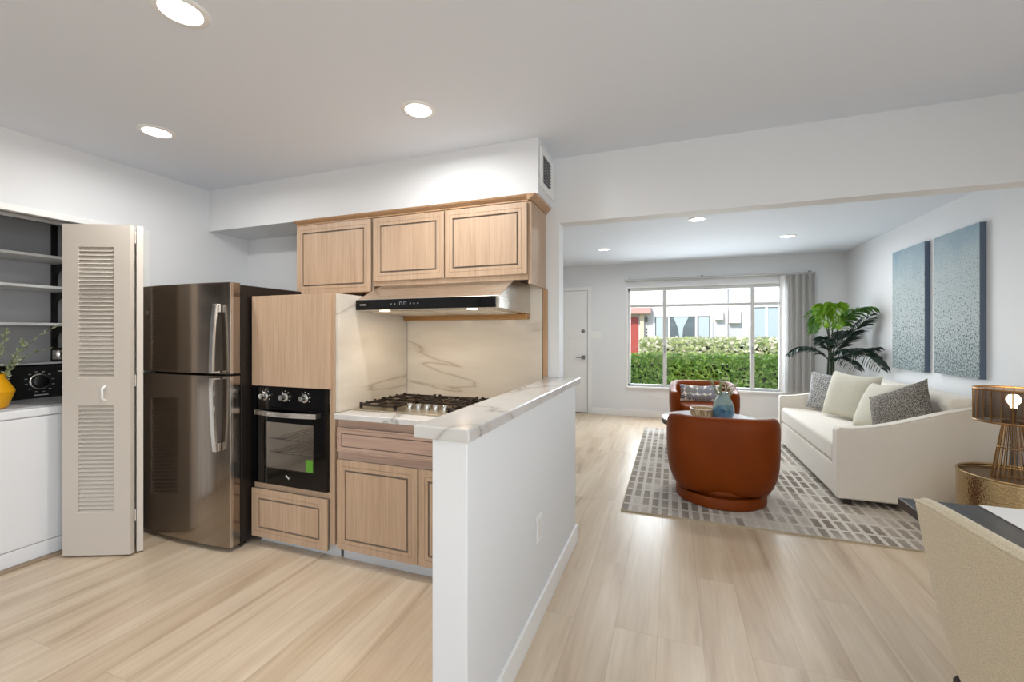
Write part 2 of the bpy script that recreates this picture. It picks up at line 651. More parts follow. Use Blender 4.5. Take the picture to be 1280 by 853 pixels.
m.tube([(-1.365, YW - .035, .922), (-1.49, YW - .035, .922)], .009)
m.build('door_handle', M_nickel, d1, smooth=40)
m = MB()
for z in (.3, 1.0, 1.75):
    m.box(DX0 - .004, DX0 + .02, YW + .004, YW + .014, z, z + .1)
m.build('hinge', M_nickel, d1)

# bits on the walls
t = thing('light_switch', 'white triple rocker switch plate between front door and window', 'switch', (-1.165, YW, 1.24))
bx('plate', M_trim, -1.245, -1.085, YW - .006, YW, 1.24, 1.355, t)
for k in range(3):
    bx('rocker', M_trim, -1.229 + k * .05, -1.197 + k * .05, YW - .011, YW - .0061, 1.265, 1.33, t)
t = thing('wall_outlet', 'white electrical outlet plate low on the white half wall', 'outlet', (-.57, 1.9, .37))
bx('plate', M_trim, -.5698, -.564, 1.865, 1.94, .365, .485, t)
bx('socket', mat('outlet_white', 'E4E4E2', .4), -.5638, -.561, 1.885, 1.92, .385, .465, t)
t = thing('air_vent', 'square grey air vent grille on the end of the kitchen soffit', 'vent', (-.716, 2.5, 2.16))
bx('frame', M_trim, -.7158, -.706, 2.415, 2.70, 2.165, 2.40, t)
bx('backing', mat('vent_dark', '55565A', .7), -.7058, -.703, 2.455, 2.60, 2.20, 2.36, t)
m = MB()
for k in range(8):
    z = 2.212 + k * .0185
    m.box(-.7028, -.698, 2.457, 2.598, z, z + .006)
m.build('slat', mat('vent_grey', '8A8B8E', .5), t)

# ------------------------------------------------------------------ ceiling lights
def ceiling_light(loc, label):
    t = thing('ceiling_light', label, 'light', loc, 0, 'recessed ceiling lights', True)
    MB().lathe([(.062, -.001), (.066, -.008), (.082, -.006), (.087, -.001)], n=40).build('trim_ring', M_trim, t, smooth=50)
    MB().lathe([(0, -.005), (.063, -.005), (.063, -.0015), (0, -.0015)], n=40).build('diffuser', M_gloss, t)
    return t
LP = [((-1.605, 1.021), 'round recessed downlight in the kitchen ceiling nearest the camera'),
      ((-2.691, 1.585), 'round recessed downlight in the ceiling in front of the refrigerator'),
      ((-1.193, 1.882), 'round recessed downlight in the ceiling in front of the wall cabinets'),
      ((.234, 4.622), 'nearest recessed downlight in the living room ceiling'),
      ((-.841, 5.835), 'living room recessed downlight on the front door side'),
      ((1.258, 5.775), 'living room recessed downlight on the palm and sofa side')]
first = None
for i, ((x, y), lab) in enumerate(LP):
    if first is None:
        first = ceiling_light((x, y, CZ), lab)
    else:
        dup(first, (x, y, CZ), 0, lab)
dup(first, (1.1, .3, CZ), 0, 'added, unseen recessed downlight over the dining table')  # added out of view to brighten the dining side
for x, y in [p for p, _ in LP] + [(1.1, .3)]:  # last position is the beam of the added dining fill
    lamp('downlight_beam', 'AREA', (x, y, CZ - .012), (0, 0, 0), CEIL_W, (1, .985, .96), shape='DISK', size=.12, spread=R(172))

# ------------------------------------------------------------------ cabinet fronts
def panel_front(name, x0, x1, z0, z1, yf, parent, inset=.05, th=.02, m=None, gw=.011):
    m = m or M_wood
    b = MB()
    def ring(i0, i1):
        b.box(x0 + i0, x0 + i1, yf, yf + .008, z0 + i0, z1 - i0)
        b.box(x1 - i1, x1 - i0, yf, yf + .008, z0 + i0, z1 - i0)
        b.box(x0 + i1, x1 - i1, yf, yf + .008, z0 + i0, z0 + i1)
        b.box(x0 + i1, x1 - i1, yf, yf + .008, z1 - i1, z1 - i0)
    ring(0, inset - .0205)
    ring(inset - .019, inset)
    b.box(x0 + inset + gw, x1 - inset - gw, yf, yf + .008, z0 + inset + gw, z1 - inset - gw)
    d = b.build(name, m, parent)
    MB().box(x0 + .001, x1 - .001, yf + .0082, yf + th, z0 + .001, z1 - .001).build('groove_backing', M_groove, d)
    return d

# tall oven cabinet
t = thing('oven_cabinet', 'tall pale oak cabinet housing the black wall oven beside the refrigerator', 'cabinet', (-2.13, 2.35, 0))
xl, xr, yF = -2.452, -1.822, 2.0
m = MB()
m.box(xl, xl + .018, yF, YK - .003, .09, 1.547)
m.box(xr - .018, xr, yF, YK - .003, .09, 1.547)
m.box(xl + .018, xr - .018, YK - .02, YK - .003, .09, 1.547)
m.box(xl + .018, xr - .018, yF, YK - .02, 1.529, 1.547)
m.box(xl + .018, xr - .018, yF, YK - .02, .34, .358)
m.box(xl + .018, xr - .018, yF, YK - .02, 1.02, 1.038)
m.box(xl + .018, xr - .018, yF, YK - .02, .09, .108)
m.build('carcass', M_wood, t, .0015)
m = MB()
m.box(xr - .037, xr, yF - .004, yF - .0002, .09, 1.547).box(xl, xr - .037, yF - .004, yF - .0002, .355, .392)
m.build('face_frame', M_wood, t)
bx('upper_panel', M_wood, xl, xr - .02, yF - .024, yF - .0045, .992, 1.545, t, .002)
panel_front('drawer', xl, xr - .038, .058, .355, yF - .025, t, .055)
bx('toe_kick', mat('toe_kick_paint', 'DADCE0', .5), xl, xr, 2.043, 2.06, 0, .088, t)

# wall oven
t = thing('wall_oven', 'black built-in wall oven with three knobs and curved steel handle', 'oven', (-2.15, 2.2, .395))
ox0, ox1, oz0, oz1, oy = -2.447, -1.862, .396, .988, yF - .026
m = MB()
m.box(xl + .022, xr - .022, yF + .004, yF + .52, .40, .42).box(xl + .022, xr - .022, yF + .004, yF + .52, .96, .98)
m.box(xl + .022, xl + .05, yF + .004, yF + .52, .42, .96).box(xr - .05, xr - .022, yF + .004, yF + .52, .42, .96)
m.box(xl + .05, xr - .05, yF + .50, yF + .52, .42, .96)
m.build('cavity', mat('oven_enamel', 'BDB8B0', .4), t)
bx('control_panel', M_blackglass, ox0, ox1, oy, yF - .0045, .865, oz1, t, .002)
m = MB()
wx0, wx1, wz0, wz1 = -2.35, -1.96, .49, .775
m.box(ox0, wx0, oy, yF - .0045, oz0, .8635).box(wx1, ox1, oy, yF - .0045, oz0, .8635)
m.box(wx0, wx1, oy, yF - .0045, oz0, wz0).box(wx0, wx1, oy, yF - .0045, wz1, .8635)
door = m.build('oven_door', M_blackglass, t)
bx('gasket', M_black, xl + .019, xr - .0375, yF - .0042, yF + .0035, .845, .90, t, 0)  # added strip behind the door seam, stops cavity light leaking out
bx('door_window', M_ovenglass, wx0, wx1, oy + .004, oy + .007, wz0, wz1, door, 0)
# curved handle
hz = .832
pts = [(-2.40 + .47 * i / 12, oy - .018 - .028 * math.sin(PI * i / 12), hz) for i in range(13)]
m = MB()
for (a, b) in zip(pts, pts[1:]):
    va = [(a[0], a[1], hz - .014), (b[0], b[1], hz - .014), (b[0], b[1], hz + .014), (a[0], a[1], hz + .014)]
    vb = [(p[0], p[1] + .012, p[2]) for p in va]
    m.face(va); m.face(vb[::-1])
    m.face([va[3], va[2], vb[2], vb[3]]); m.face([va[1], va[0], vb[0], vb[1]])
for e in (pts[0], pts[-1]):
    m.box(e[0] - .006, e[0] + .006, e[1], oy, hz - .014, hz + .014)
m.build('handle', M_steel, door, weld=True)
sk = mat('silver_sticker', '5C9C2A', .5)
bx('energy_sticker', sk, -2.015, -1.965, oy + .0005, oy + .0035, .50, .57, door, 0)
m = MB()
m.tube([(-2.175, oy - .0006, .455), (-2.165, oy - .0006, .463), (-2.158, oy - .0006, .455), (-2.15, oy - .0006, .452), (-2.143, oy - .0006, .449)], .0022, 6)
m.tube([(-2.163, oy - .0006, .463), (-2.155, oy - .0006, .446)], .0022, 6)
m.tube([(-2.150, oy - .0006, .454), (-2.146, oy - .0006, .440)], .0025, 6)
m.tube([(-2.14, oy - .0006, .453), (-2.125, oy - .0006, .452)], .0022, 6)
m.build('emblem', M_chrome, door)
for x in (-2.335, -2.175, -2.02):
    k = MB().lathe([(.026, 0), (.026, .006), (.017, .008), (.0155, .036), (0, .037)], (x, oy, .932), 24, ry).build('knob', M_chrome, t, smooth=35)
    for q in range(7):
        a = R(210 - 40 * q)
        bx('dial_mark', M_trim, x + .036 * math.cos(a) - .002, x + .036 * math.cos(a) + .002, oy - .0012, oy, .932 + .036 * math.sin(a) - .002, .932 + .036 * math.sin(a) + .002, k, 0)
lamp('oven_fill', 'POINT', (-2.15, 2.30, .93), (0, 0, 0), .8, (1, .93, .85), shadow_soft_size=.02)  # added fill, no lamp seen here, brightens the oven cavity
m = MB()
for z in (.565, .65):
    m.tube([(xl + .05, yF + .06, z), (xr - .05, yF + .06, z)], .005)
    for k in range(12):
        x = xl + .07 + k * .044
        m.tube([(x, yF + .06, z), (x, yF + .46, z)], .003, 6)
m.build('rack', M_chrome, t)

# base cabinet
t = thing('base_cabinet', 'pale oak base cabinet under the gas cooktop, partly behind the half wall', 'cabinet', (-1.25, 2.35, 0))
bl, brx = -1.8, -.694
MB().box(bl, brx, yF, YK - .003, .09, .824).build('carcass', M_woodh, t, .002)
panel_front('drawer', bl + .008, brx - .03, .64, .778, yF - .021, t, .03, m=M_woodh, gw=.005)
panel_front('door', bl + .008, -1.262, .086, .595, yF - .021, t, .055)
panel_front('door', -1.252, brx - .03, .086, .595, yF - .021, t, .055)
bx('toe_kick', bpy.data.materials['toe_kick_paint'], bl, brx, 2.043, 2.06, 0, .088, t)

# countertop with front edge
o = MB().box(-1.8, -.7, 1.965, 2.692, .826, .858).build('countertop', M_marble, bevel=.004)
tag(o, 'white marble worktop carrying the gas cooktop beside the oven cabinet', 'countertop')
o = MB().box(-.8, -.8, 0, 0, 0, 0)
m = MB()
m.prism([(-.747, 1.149), (-.556, 1.149), (-.556, 2.80), (-.672, 2.80), (-.672, YK - .004), (-.747, YK - .004)], 'z', .99, 1.03)
o = m.build('bar_countertop', M_marble, bevel=.005)
tag(o, 'white grey-veined marble slab capping the half wall', 'countertop')
o = MB().box(-1.80, -.783, 2.694, YK - .002, .859, 1.66).build('backsplash', M_splash, bevel=.001)
tag(o, 'veined marble slab on the back wall behind the cooktop', 'backsplash')
o = MB().box(-1.8205, -1.8005, 2.0, 2.692, .859, 1.545).build('marble_side_panel', M_splash, bevel=.001)
tag(o, 'upright marble slab on the oven cabinet side at the cooktop', 'backsplash')
o = MB().box(-.781, -.751, 2.70, YK - .002, 1.031, 1.60).build('wood_trim', M_edge, bevel=.002)
tag(o, 'narrow vertical oak strip right of the marble backsplash', 'trim')

# ------------------------------------------------------------------ wall cabinets
yU = 2.40
t = thing('wall_cabinet', 'left single-door pale oak wall cabinet next to the refrigerator nook', 'cabinet', (-2.19, 2.55, 1.59))
MB().box(-2.515, -1.866, yU, YK - .003, 1.592, 2.083).build('carcass', M_wood, t, .002)
panel_front('door', -2.512, -1.876, 1.594, 2.077, yU - .021, t, .052)
t = thing('wall_cabinet', 'wide two-door pale oak wall cabinet above the steel range hood', 'cabinet', (-1.3, 2.55, 1.62))
MB().box(-1.862, -.781, yU, YK - .003, 1.665, 2.083).build('carcass', M_wood, t, .002)
bx('bottom_rail', M_wood, -1.862, -.781, yU - .004, yU + .02, 1.628, 1.6648, t, .002)
bx('end_panel', M_edge if False else M_wood, -.7808, -.762, yU, YK - .003, 1.602, 2.083, t, .002)
panel_front('door', -1.853, -1.325, 1.66, 2.075, yU - .021, t, .052)
panel_front('door', -1.317, -.784, 1.66, 2.075, yU - .021, t, .052)
m = MB()
prof = [(2.394, 2.0845), (2.394, 2.092), (2.372, 2.108), (2.366, 2.117), (2.42, 2.117), (2.42, 2.0845)]
m.prism(prof, 'x', -2.53, -.762)
pr2 = [(-.78, 2.0845), (-.757, 2.0845), (-.757, 2.092), (-.735, 2.108), (-.729, 2.117), (-.78, 2.117)]
m.prism(pr2, 'y', 2.366, YK - .003)
o = m.build('crown_moulding', M_edge)
tag(o, 'dark oak crown moulding along the top of the wall cabinets', 'moulding')

# ------------------------------------------------------------------ range hood
t = thing('range_hood', 'stainless steel under-cabinet range hood with black glass control strip', 'hood', (-1.33, 2.4, 1.42))
hx0, hx1 = -1.795, -.862
m = MB()
m.prism([(2.15, 1.452), (2.15, 1.518), (2.38, 1.626), (2.69, 1.626), (2.69, 1.442), (2.62, 1.442)], 'x', hx0, hx1)
m.build('canopy', M_steel, t, .002)
strip = bx('control_strip', M_blackglass, hx0, hx1 - .02, 2.141, 2.1495, 1.455, 1.515, t, .001)
lt = mat('white_marking', 'CFCFCF', .5)
m = MB()
for k in range(6):
    m.box(hx0 + .03 + k * .0078, hx0 + .0355 + k * .0078, 2.1402, 2.141, 1.482, 1.489)
m.build('logo', lt, strip)
M_disp = mat('grey_display', '85888C', .5)
for x in (-1.542, -1.518, -1.41, -1.385, -1.36):
    bx('touch_key', M_disp, x - .004, x + .004, 2.1402, 2.141, 1.483, 1.49, strip, 0)
for x in (-1.475, -1.447):
    m = MB()
    m.box(x - .009, x + .009, 2.1402, 2.141, 1.495, 1.498).box(x - .009, x - .006, 2.1402, 2.141, 1.48, 1.495).box(x + .006, x + .009, 2.1402, 2.141, 1.48, 1.495)
    m.build('display_digit', M_disp, strip)
# sloping filter under the canopy
def hood_z(y):
    return 1.452 + (1.442 - 1.452) * (y - 2.15) / (2.62 - 2.15)
for i, (a, b) in enumerate(((-1.74, -1.34), (-1.32, -.92))):
    m = MB()
    n = 12
    for k in range(n):
        y0 = 2.22 + k * .033
        m.prism([(y0, hood_z(y0) - .001), (y0 + .024, hood_z(y0 + .024) - .001), (y0 + .018, hood_z(y0) - .008), (y0 + .004, hood_z(y0) - .007)], 'x', a, b)
    m.build('baffle_filter', M_steel, t)
for x in (-1.62, -1.04):
    m = MB().lathe([(0, -.001), (.03, -.001), (.03, -.004), (0, -.004)], (x, 2.19, hood_z(2.19)), 20)
    m.build('hood_lamp', M_hoodled, t)
    lamp('hood_beam', 'AREA', (-1.33 + (x + 1.33) * .62, 2.3, 1.415), (0, 0, 0), .95, (1, .80, .56), shape='DISK', size=.07)
bx('grease_tray', mat('copper_tinted_steel', 'B58A5C', .3, 1), -1.79, -.866, 2.635, 2.69, 1.406, 1.4405, t, .002)

# ------------------------------------------------------------------ cooktop
t = thing('gas_cooktop', 'five-burner steel gas cooktop with black iron grates on marble worktop', 'cooktop', (-1.33, 2.37, .858))
bx('steel_plate', brushed('cooktop_steel', 'C9BFAE', .33, 'x'), -1.785, -.865, 2.09, 2.62, .8585, .867, t, .003)
def grate(x0, x1, y0, y1):
    m = MB()
    zt, zb = .894, .881
    w = .011
    m.box(x0, x1, y0, y0 + w, zb, zt).box(x0, x1, y1 - w, y1, zb, zt).box(x0, x0 + w, y0 + w, y1 - w, zb, zt).box(x1 - w, x1, y0 + w, y1 - w, zb, zt)
    ym = (y0 + y1) / 2
    m.box(x0 + w, x1 - w, ym - w / 2, ym + w / 2, zb, zt)
    xm = (x0 + x1) / 2
    for yy0, yy1 in ((y0 + w, ym - w / 2), (ym + w / 2, y1 - w)):
        L = yy1 - yy0
        m.box(xm - w / 2, xm + w / 2, yy0, yy0 + L * .36, zb, zt + .004)
        m.box(xm - w / 2, xm + w / 2, yy1 - L * .36, yy1, zb, zt + .004)
        yc = (yy0 + yy1) / 2
        Lx = (x1 - x0)
        m.box(x0 + w, x0 + Lx * .36, yc - w / 2, yc + w / 2, zb, zt + .004)
        m.box(x1 - Lx * .36, x1 - w, yc - w / 2, yc + w / 2, zb, zt + .004)
    for x in (x0, x1 - .014):
        for y in (y0, y1 - .014, ym - .007):
            m.box(x, x + .014, y, y + .014, .8675, zt + .008)
    for k in range(1, 6):
        yk = y0 + (y1 - y0) * k / 6
        m.box(x0 - .012, x0, yk - .005, yk + .005, zb, zt + .006)
    return m.build('grate', M_iron, t, .0015)
grate(-1.755, -1.50, 2.125, 2.59)
grate(-1.475, -1.185, 2.315, 2.59)
grate(-1.16, -.89, 2.125, 2.59)
for x, y, r in ((-1.63, 2.24, .04), (-1.63, 2.47, .045), (-1.33, 2.45, .055), (-1.025, 2.24, .04), (-1.025, 2.47, .045)):
    b = MB().lathe([(0, .867), (r + .012, .867), (r + .012, .874), (r, .876), (r, .884), (0, .886)], (x, y, .0005), 28).build('burner', M_bronze, t, smooth=40)
    MB().lathe([(0, .8868), (r * .8, .8868), (r * .78, .892), (0, .893)], (x, y, .0005), 28).build('burner_cap', M_iron, b, smooth=40)
for k in range(5):
    MB().lathe([(.021, .8675), (.021, .873), (.017, .874), (.0165, .899), (.0145, .902), (0, .902)], (-1.445 + k * .058, 2.19, 0), 20).build('knob', M_chrome, t, smooth=35)

# ------------------------------------------------------------------ refrigerator
t = thing('refrigerator', 'stainless steel top-freezer refrigerator with dark sides', 'refrigerator', (-2.88, 2.2, 0))
fx0, fx1, fy = -3.275, -2.47, 1.832
bx('body', M_fridge_side, fx0 + .004, fx1 - .002, fy + .088, 2.56, .03, 1.612, t, .005)
for x in (fx0 + .06, fx1 - .06):
    for y in (fy + .14, 2.48):
        MB().lathe([(.02, 0), (.02, .029), (0, .029)], (x, y, 0), 12).build('foot', M_black, t)
bx('kick_grille', M_black, fx0 + .02, fx1 - .01, fy + .095, fy + .105, .008, .0295, t, 0)
def fdoor(name, z0, z1):
    n = 20
    outer = []
    for i in range(n + 1):
        u = -1 + 2 * i / n
        outer.append((fx0 + (fx1 - fx0) * i / n, fy + .022 * abs(u) ** 2.6 - .006))
    pts = outer + [(fx1, fy + .082), (fx0, fy + .082)]
    m = MB().prism(pts, 'z', z0, z1)
    return m.build(name, M_fridge, t, .003, smooth=25)
dt = fdoor('freezer_door', 1.07, 1.622)
db = fdoor('fridge_door', .03, 1.058)
bx('gasket', M_black, fx0 + .01, fx1 - .006, fy + .0825, fy + .0875, .035, 1.61, t, 0)
for d in ((dt, 1.072, 1.62), (db, .032, 1.056)):
    bx('edge_strip', M_fridge_edge, fx1 - .001, fx1 + .003, fy + .016, fy + .034, d[1], d[2], d[0], .001)
def handle(par, za, zb, zs):
    # za: end near the split (far from the door), zb: mounted end
    n = 10
    x = fx1 - .075
    m = MB()
    pr = []
    for i in range(n + 1):
        u = i / n
        z = za + (zb - za) * u
        pr.append((fy - .05 + .022 * u ** 2.2, z))
    front = pr
    back = [(y + .016, z) for y, z in pr][::-1]
    m.prism(front + back, 'x', x - .016, x + .016)
    m.box(x - .016, x + .016, fy - .028 + .016, fy + .004, min(zb, zb - .05 * zs), max(zb, zb - .05 * zs))
    m.box(x - .013, x + .013, fy - .034, fy + .002, min(za, za + .012 * zs), max(za, za + .012 * zs))
    m.build('handle', M_chrome, par, .003)
handle(dt, 1.078, 1.49, 1)
handle(db, 1.05, .61, -1)
MB().lathe([(.014, 0), (.014, .003), (.011, .004), (0, .004)], (fx0 + .06, fy + .010, 1.45), 20, ry).build('badge', M_chrome, dt)

# ------------------------------------------------------------------ bifold louvre door
def leaf(par, A, Bp, th, zs, name='door_leaf'):
    A = Vector((*A, 0)); Bv = Vector((*Bp, 0))
    u = (Bv - A).normalized()
    w = (Bv - A).length
    nrm = Vector((u.y, -u.x, 0))          # towards the camera side
    M = Matrix(((u.x, -nrm.x, 0, A.x), (u.y, -nrm.y, 0, A.y), (0, 0, 1, 0), (0, 0, 0, 1)))
    z0, z1 = .012, 1.955
    sl, sr = .088, .094
    m = MB()
    def b(x0, x1, za, zb):
        m.box(x0, x1, 0, th, za, zb, M)
    b(0, sl, z0, z1)
    b(w - sr, w, z0, z1)
    b(sl, w - sr, z0, .262)
    b(sl, w - sr, .892, 1.052)
    b(sl, w - sr, 1.822, z1)
    lf = m.build(name, M_beige, par)
    m = MB()
    for za, zb in ((.262, .892), (1.052, 1.822)):
        n = int(round((zb - za) / .0245))
        st = (zb - za) / n
        for k in range(n):
            zc = za + (k + .5) * st
            v = [(sl, .002, zc - st * .52), (w - sr, .002, zc - st * .52), (w - sr, .008, zc - st * .55), (sl, .008, zc - st * .55)]
            t_ = [(sl, th - .008, zc + st * .55), (w - sr, th - .008, zc + st * .55), (w - sr, th - .002, zc + st * .52), (sl, th - .002, zc + st * .52)]
            vs = [m.bm.verts.new(M @ Vector(p)) for p in v + t_]
            for f in ((0, 1, 2, 3), (7, 6, 5, 4), (0, 4, 5, 1), (1, 5, 6, 2), (2, 6, 7, 3), (3, 7, 4, 0)):
                m.bm.faces.new([vs[i] for i in f])
    m.build('louvre', M_beige, lf)
    return lf, M, w
t = thing('bifold_door', 'beige louvred bifold door folded open beside the washer closet', 'door', (-3.1, 1.67, 0))
l1, M1, w1_ = leaf(t, (-3.340, 1.472), (-2.990, 1.622), .03, 0)
m = MB()
c = Vector((.235, 0, .93))
m.tube([M1 @ Vector((.24, -.001, 1.005)), M1 @ Vector((.24, -.022, .99)), M1 @ Vector((.24, -.022, .935)), M1 @ Vector((.24, -.001, .92))], .007)
m.build('pull_handle', M_trim, l1, smooth=50)
leaf(t, (-3.325, 1.828), (-2.992, 1.655), .03, 0)
m = MB()
for z in (.2, 1.0, 1.85):
    m.tube([(-2.992, 1.6485, z), (-2.992, 1.6485, z + .07)], .003)
m.build('hinge', M_beige, t)

# ------------------------------------------------------------------ washer closet contents
t = thing('washing_machine', 'white top-loading laundry machine with black control console in the closet', 'washing machine', (-3.78, 1.35, 0))
qx0, qx1, qy0, qy1 = -4.13, -3.445, 1.02, 1.76
bx('cabinet', M_white_enamel, qx0, qx1, qy0, qy1, .10, .832, t, .006)
bx('base_panel', M_white_enamel, qx0 + .02, qx1 - .001, qy0 + .002, qy1 - .002, .013, .0975, t, .003)
bx('top_deck', M_white_enamel, qx0, qx1 + .006, qy0, qy1, .8345, .882, t, .008)
m = MB().box(qx0 + .22, qx1 - .03, qy0 + .05, qy1 - .05, .8825, .889)
m.build('lid', mat('lid_grey', 'C9CBCD', .3), t, .004)
m = MB().prism([(-3.915, .8825), (-3.955, 1.095), (-3.99, 1.107), (qx0, 1.107), (qx0, .8825)], 'y', qy0, qy1 + .06)
cons = m.build('control_console', M_black, t, .004)
bx('console_trim', mat('console_grey', 'B9BABC', .35), qx0, -3.955, qy0, qy1 + .062, 1.1075, 1.119, t, .002)
# dial on the slanted console face
nx = Vector((.2125, 0, .04)).normalized()
Md = Matrix(((0, -nx.z, nx.x), (1, 0, 0), (0, nx.x, nx.z)))
dc = Vector((-3.933, 1.62, .995))
MB().lathe([(.052, .0015), (.052, .006), (.045, .008), (.045, .0015)], dc, 36, Md, closed=True).build('dial_ring', M_chrome, cons, smooth=50)
MB().lathe([(0, .001), (.044, .001), (.04, .026), (.034, .03), (0, .03)], dc, 32, Md).build('dial', M_black, cons, smooth=40)
def mark(c0, ww, hh):
    e = Md @ Vector((ww, 0, 0)); f = Md @ Vector((0, hh, 0)); g_ = Md @ Vector((0, 0, .0008))
    MB().face([c0 - e - f + g_, c0 + e - f + g_, c0 + e + f + g_, c0 - e + f + g_]).build('dial_marking', lt, cons)
for k in range(12):
    a = 2 * PI * k / 12 + .2
    mark(dc + Md @ Vector((.068 * math.cos(a), .068 * math.sin(a), .0015)), .007, .0018)
for (yy, zz, ww) in ((1.46, .062, .03), (1.735, .062, .022), (1.745, -.05, .02), (1.62, -.088, .035)):
    mark(Vector((dc.x, yy, dc.z)) + Md @ Vector((0, zz, .0015)), ww, .003)

M_shelf = mat('shelf_white', 'DCDCDC', .5)
for z, lab in ((1.806, 'topmost white closet shelf above the laundry machine'), (1.607, 'middle white closet shelf above the laundry machine'), (1.365, 'lowest white closet shelf, just above the console')):
    o = MB().box(CX + .012, -3.80, .21, 2.38, z, z + .018).build('closet_shelf', M_shelf, bevel=.002)
    tag(o, lab, 'shelf', 'closet shelves')
M_brk = mat('black_bracket', '1C1716', .5)
t = thing('shelf_bracket_rail', 'dark metal slotted rail with brackets holding the closet shelves', 'bracket', (CX, 1.735, 1.1))
bx('rail', M_brk, CX + .001, CX + .011, 1.765, 1.80, 1.12, 2.1, t, .001)
for z in (1.8055, 1.6065, 1.3645):
    m = MB().prism([(CX + .0115, z - .11), (CX + .0115, z), (-3.86, z), (-3.86, z - .012), (CX + .06, z - .05)], 'y', 1.777, 1.789)
    m.build('bracket', M_brk, t)
t = thing('canister', 'small black canister with silver band standing on the console', 'canister', (-4.04, 1.765, 1.119))
MB().lathe([(0, 1.1195), (.03, 1.1195), (.032, 1.13), (.032, 1.20), (.027, 1.213), (0, 1.215)], (-4.04, 1.765, 0), 24).build('body', M_black, t, smooth=40)
MB().lathe([(.0325, 1.135), (.0338, 1.137), (.0338, 1.195), (.0325, 1.197)], (-4.04, 1.765, 0), 24, closed=True).build('band', M_chrome, t, smooth=40)

# yellow vase and greenery on the machine
vx, vy, vz = -3.61, 1.285, .8895
o = MB().lathe([(0, 0), (.058, 0), (.066, .006), (.092, .09), (.093, .10), (.064, .155), (.055, .170), (.055, .192), (.049, .193), (.049, .17), (.08, .10), (.05, .02), (0, .015)], (vx, vy, vz), 36).build('vase', mat('mustard_glaze', 'E3A410', .25), smooth=35)
tag(o, 'mustard yellow vase standing on the white laundry machine', 'vase')

rnd = random.Random(4)
M_sage = mat('sage_leaf', '8F9C72', .6)
M_sage2 = mat('pale_sage_leaf', 'B3B79C', .6)
M_stem = mat('olive_stem', '6C7048', .6)
def sprig(name, par, base, tip, bend, nleaf, L, mleaf, mstem, rr=.002):
    b = Vector(base); tp = Vector(tip); c = (b + tp) / 2 + Vector(bend)
    m = MB()
    pts = [b * (1 - u) ** 2 + c * 2 * u * (1 - u) + tp * u * u for u in [k / 8 for k in range(9)]]
    m.tube(pts, rr, 5, rr * .5)
    m.mi = 1
    for k in range(nleaf):
        u = .35 + .65 * k / nleaf
        p = b * (1 - u) ** 2 + c * 2 * u * (1 - u) + tp * u * u
        tg = ((c - b) * (1 - u) + (tp - c) * u).normalized()
        d = (tg * .7 + Vector((rnd.uniform(-1, 1), rnd.uniform(-1, 1), rnd.uniform(-.6, 1))) * .8).normalized()
        s_ = d.cross(Vector((rnd.uniform(-1, 1), rnd.uniform(-1, 1), rnd.uniform(-1, 1)))).normalized()
        l = L * rnd.uniform(.6, 1.1)
        wd = l * .16
        m.face([p, p + d * l * .5 + s_ * wd, p + d * l, p + d * l * .5 - s_ * wd])
    return m.build(name, [mstem, mleaf], par, fix=False)
t = thing('dried_greenery', 'sage green dried stems standing in the mustard yellow vase', 'plant', (vx, vy, vz + .02))
for k in range(9):
    a = rnd.uniform(-1, 1)
    sprig('stem', t, (vx + rnd.uniform(-.02, .02), vy + rnd.uniform(-.02, .02), vz + .025), (vx + rnd.uniform(-.08, .12), vy + rnd.uniform(-.12, .26), vz + rnd.uniform(.28, .46)), (0, 0, .05), 60, .03, M_sage if k % 2 else M_sage2, M_stem)
sprig('stem', t, (vx, vy, vz + .025), (vx - .02, vy + .30, vz + .48), (-.02, -.05, .10), 50, .028, M_sage2, M_stem)
sprig('stem', t, (vx, vy, vz + .025), (vx - .05, vy + .27, vz + .33), (-.02, -.05, .12), 50, .028, M_sage, M_stem)

# ------------------------------------------------------------------ rug
def rug_mat():
    m = mat('patterned_rug', 'CFC6B8', .95)
    co = coords(m)
    br = N(m, 'ShaderNodeTexBrick', offset=0, squash=1)
    br.inputs['Scale'].default_value = 1
    br.inputs['Brick Width'].default_value = .07
    br.inputs['Row Height'].default_value = .17
    br.inputs['Mortar Size'].default_value = .0135
    br.inputs['Mortar Smooth'].default_value = .1
    br.inputs['Bias'].default_value = 0
    br.inputs['Color1'].default_value = (0, 0, 0, 1)
    br.inputs['Color2'].default_value = (1, 1, 1, 1)
    Lk(m, co, br.inputs['Vector'])
    fade = noise(m, co, 1.6, 3)
    ad = N(m, 'ShaderNodeMath', operation='ADD')
    rn = N(m, 'ShaderNodeMath', operation='MULTIPLY')
    rn.inputs[1].default_value = .22
    Lk(m, br.outputs['Color'], rn.inputs[0])
    Lk(m, rn.outputs[0], ad.inputs[1])
    Lk(m, fade, ad.inputs[0])
    blk = ramp(m, ad.outputs[0], [(.46, 'D2CBC1'), (.60, 'A99F94'), (.76, '83786D')])
    c = mixc(m, br.outputs['Fac'], blk, 'D9D3C9')
    fz = noise(m, co, 90, 3)
    c = mixc(m, .45, c, ramp(m, fz, [(.3, 'B5ADA3'), (.6, 'FFFFFF')]), 'MULTIPLY')
    Lk(m, c, B(m).inputs['Base Color'])
    bump(m, fz, .3, .004)
    return m
t = thing('area_rug', 'cream and taupe rug of small rectangles under the seating', 'rug', (.9, 4.8, 0))
bx('pile', rug_mat(), -.345, 1.68, 3.30, 6.33, .0005, .010, t, .002)
m = MB()
m.box(-.353, -.3452, 3.292, 6.338, .0005, .0095).box(1.6802, 1.688, 3.292, 6.338, .0005, .0095).box(-.3452, 1.6802, 3.292, 3.2998, .0005, .0095).box(-.3452, 1.6802, 6.3302, 6.338, .0005, .0095)
m.build('binding', mat('rug_binding', 'B9A98F', .9), t)
RZ = .0105

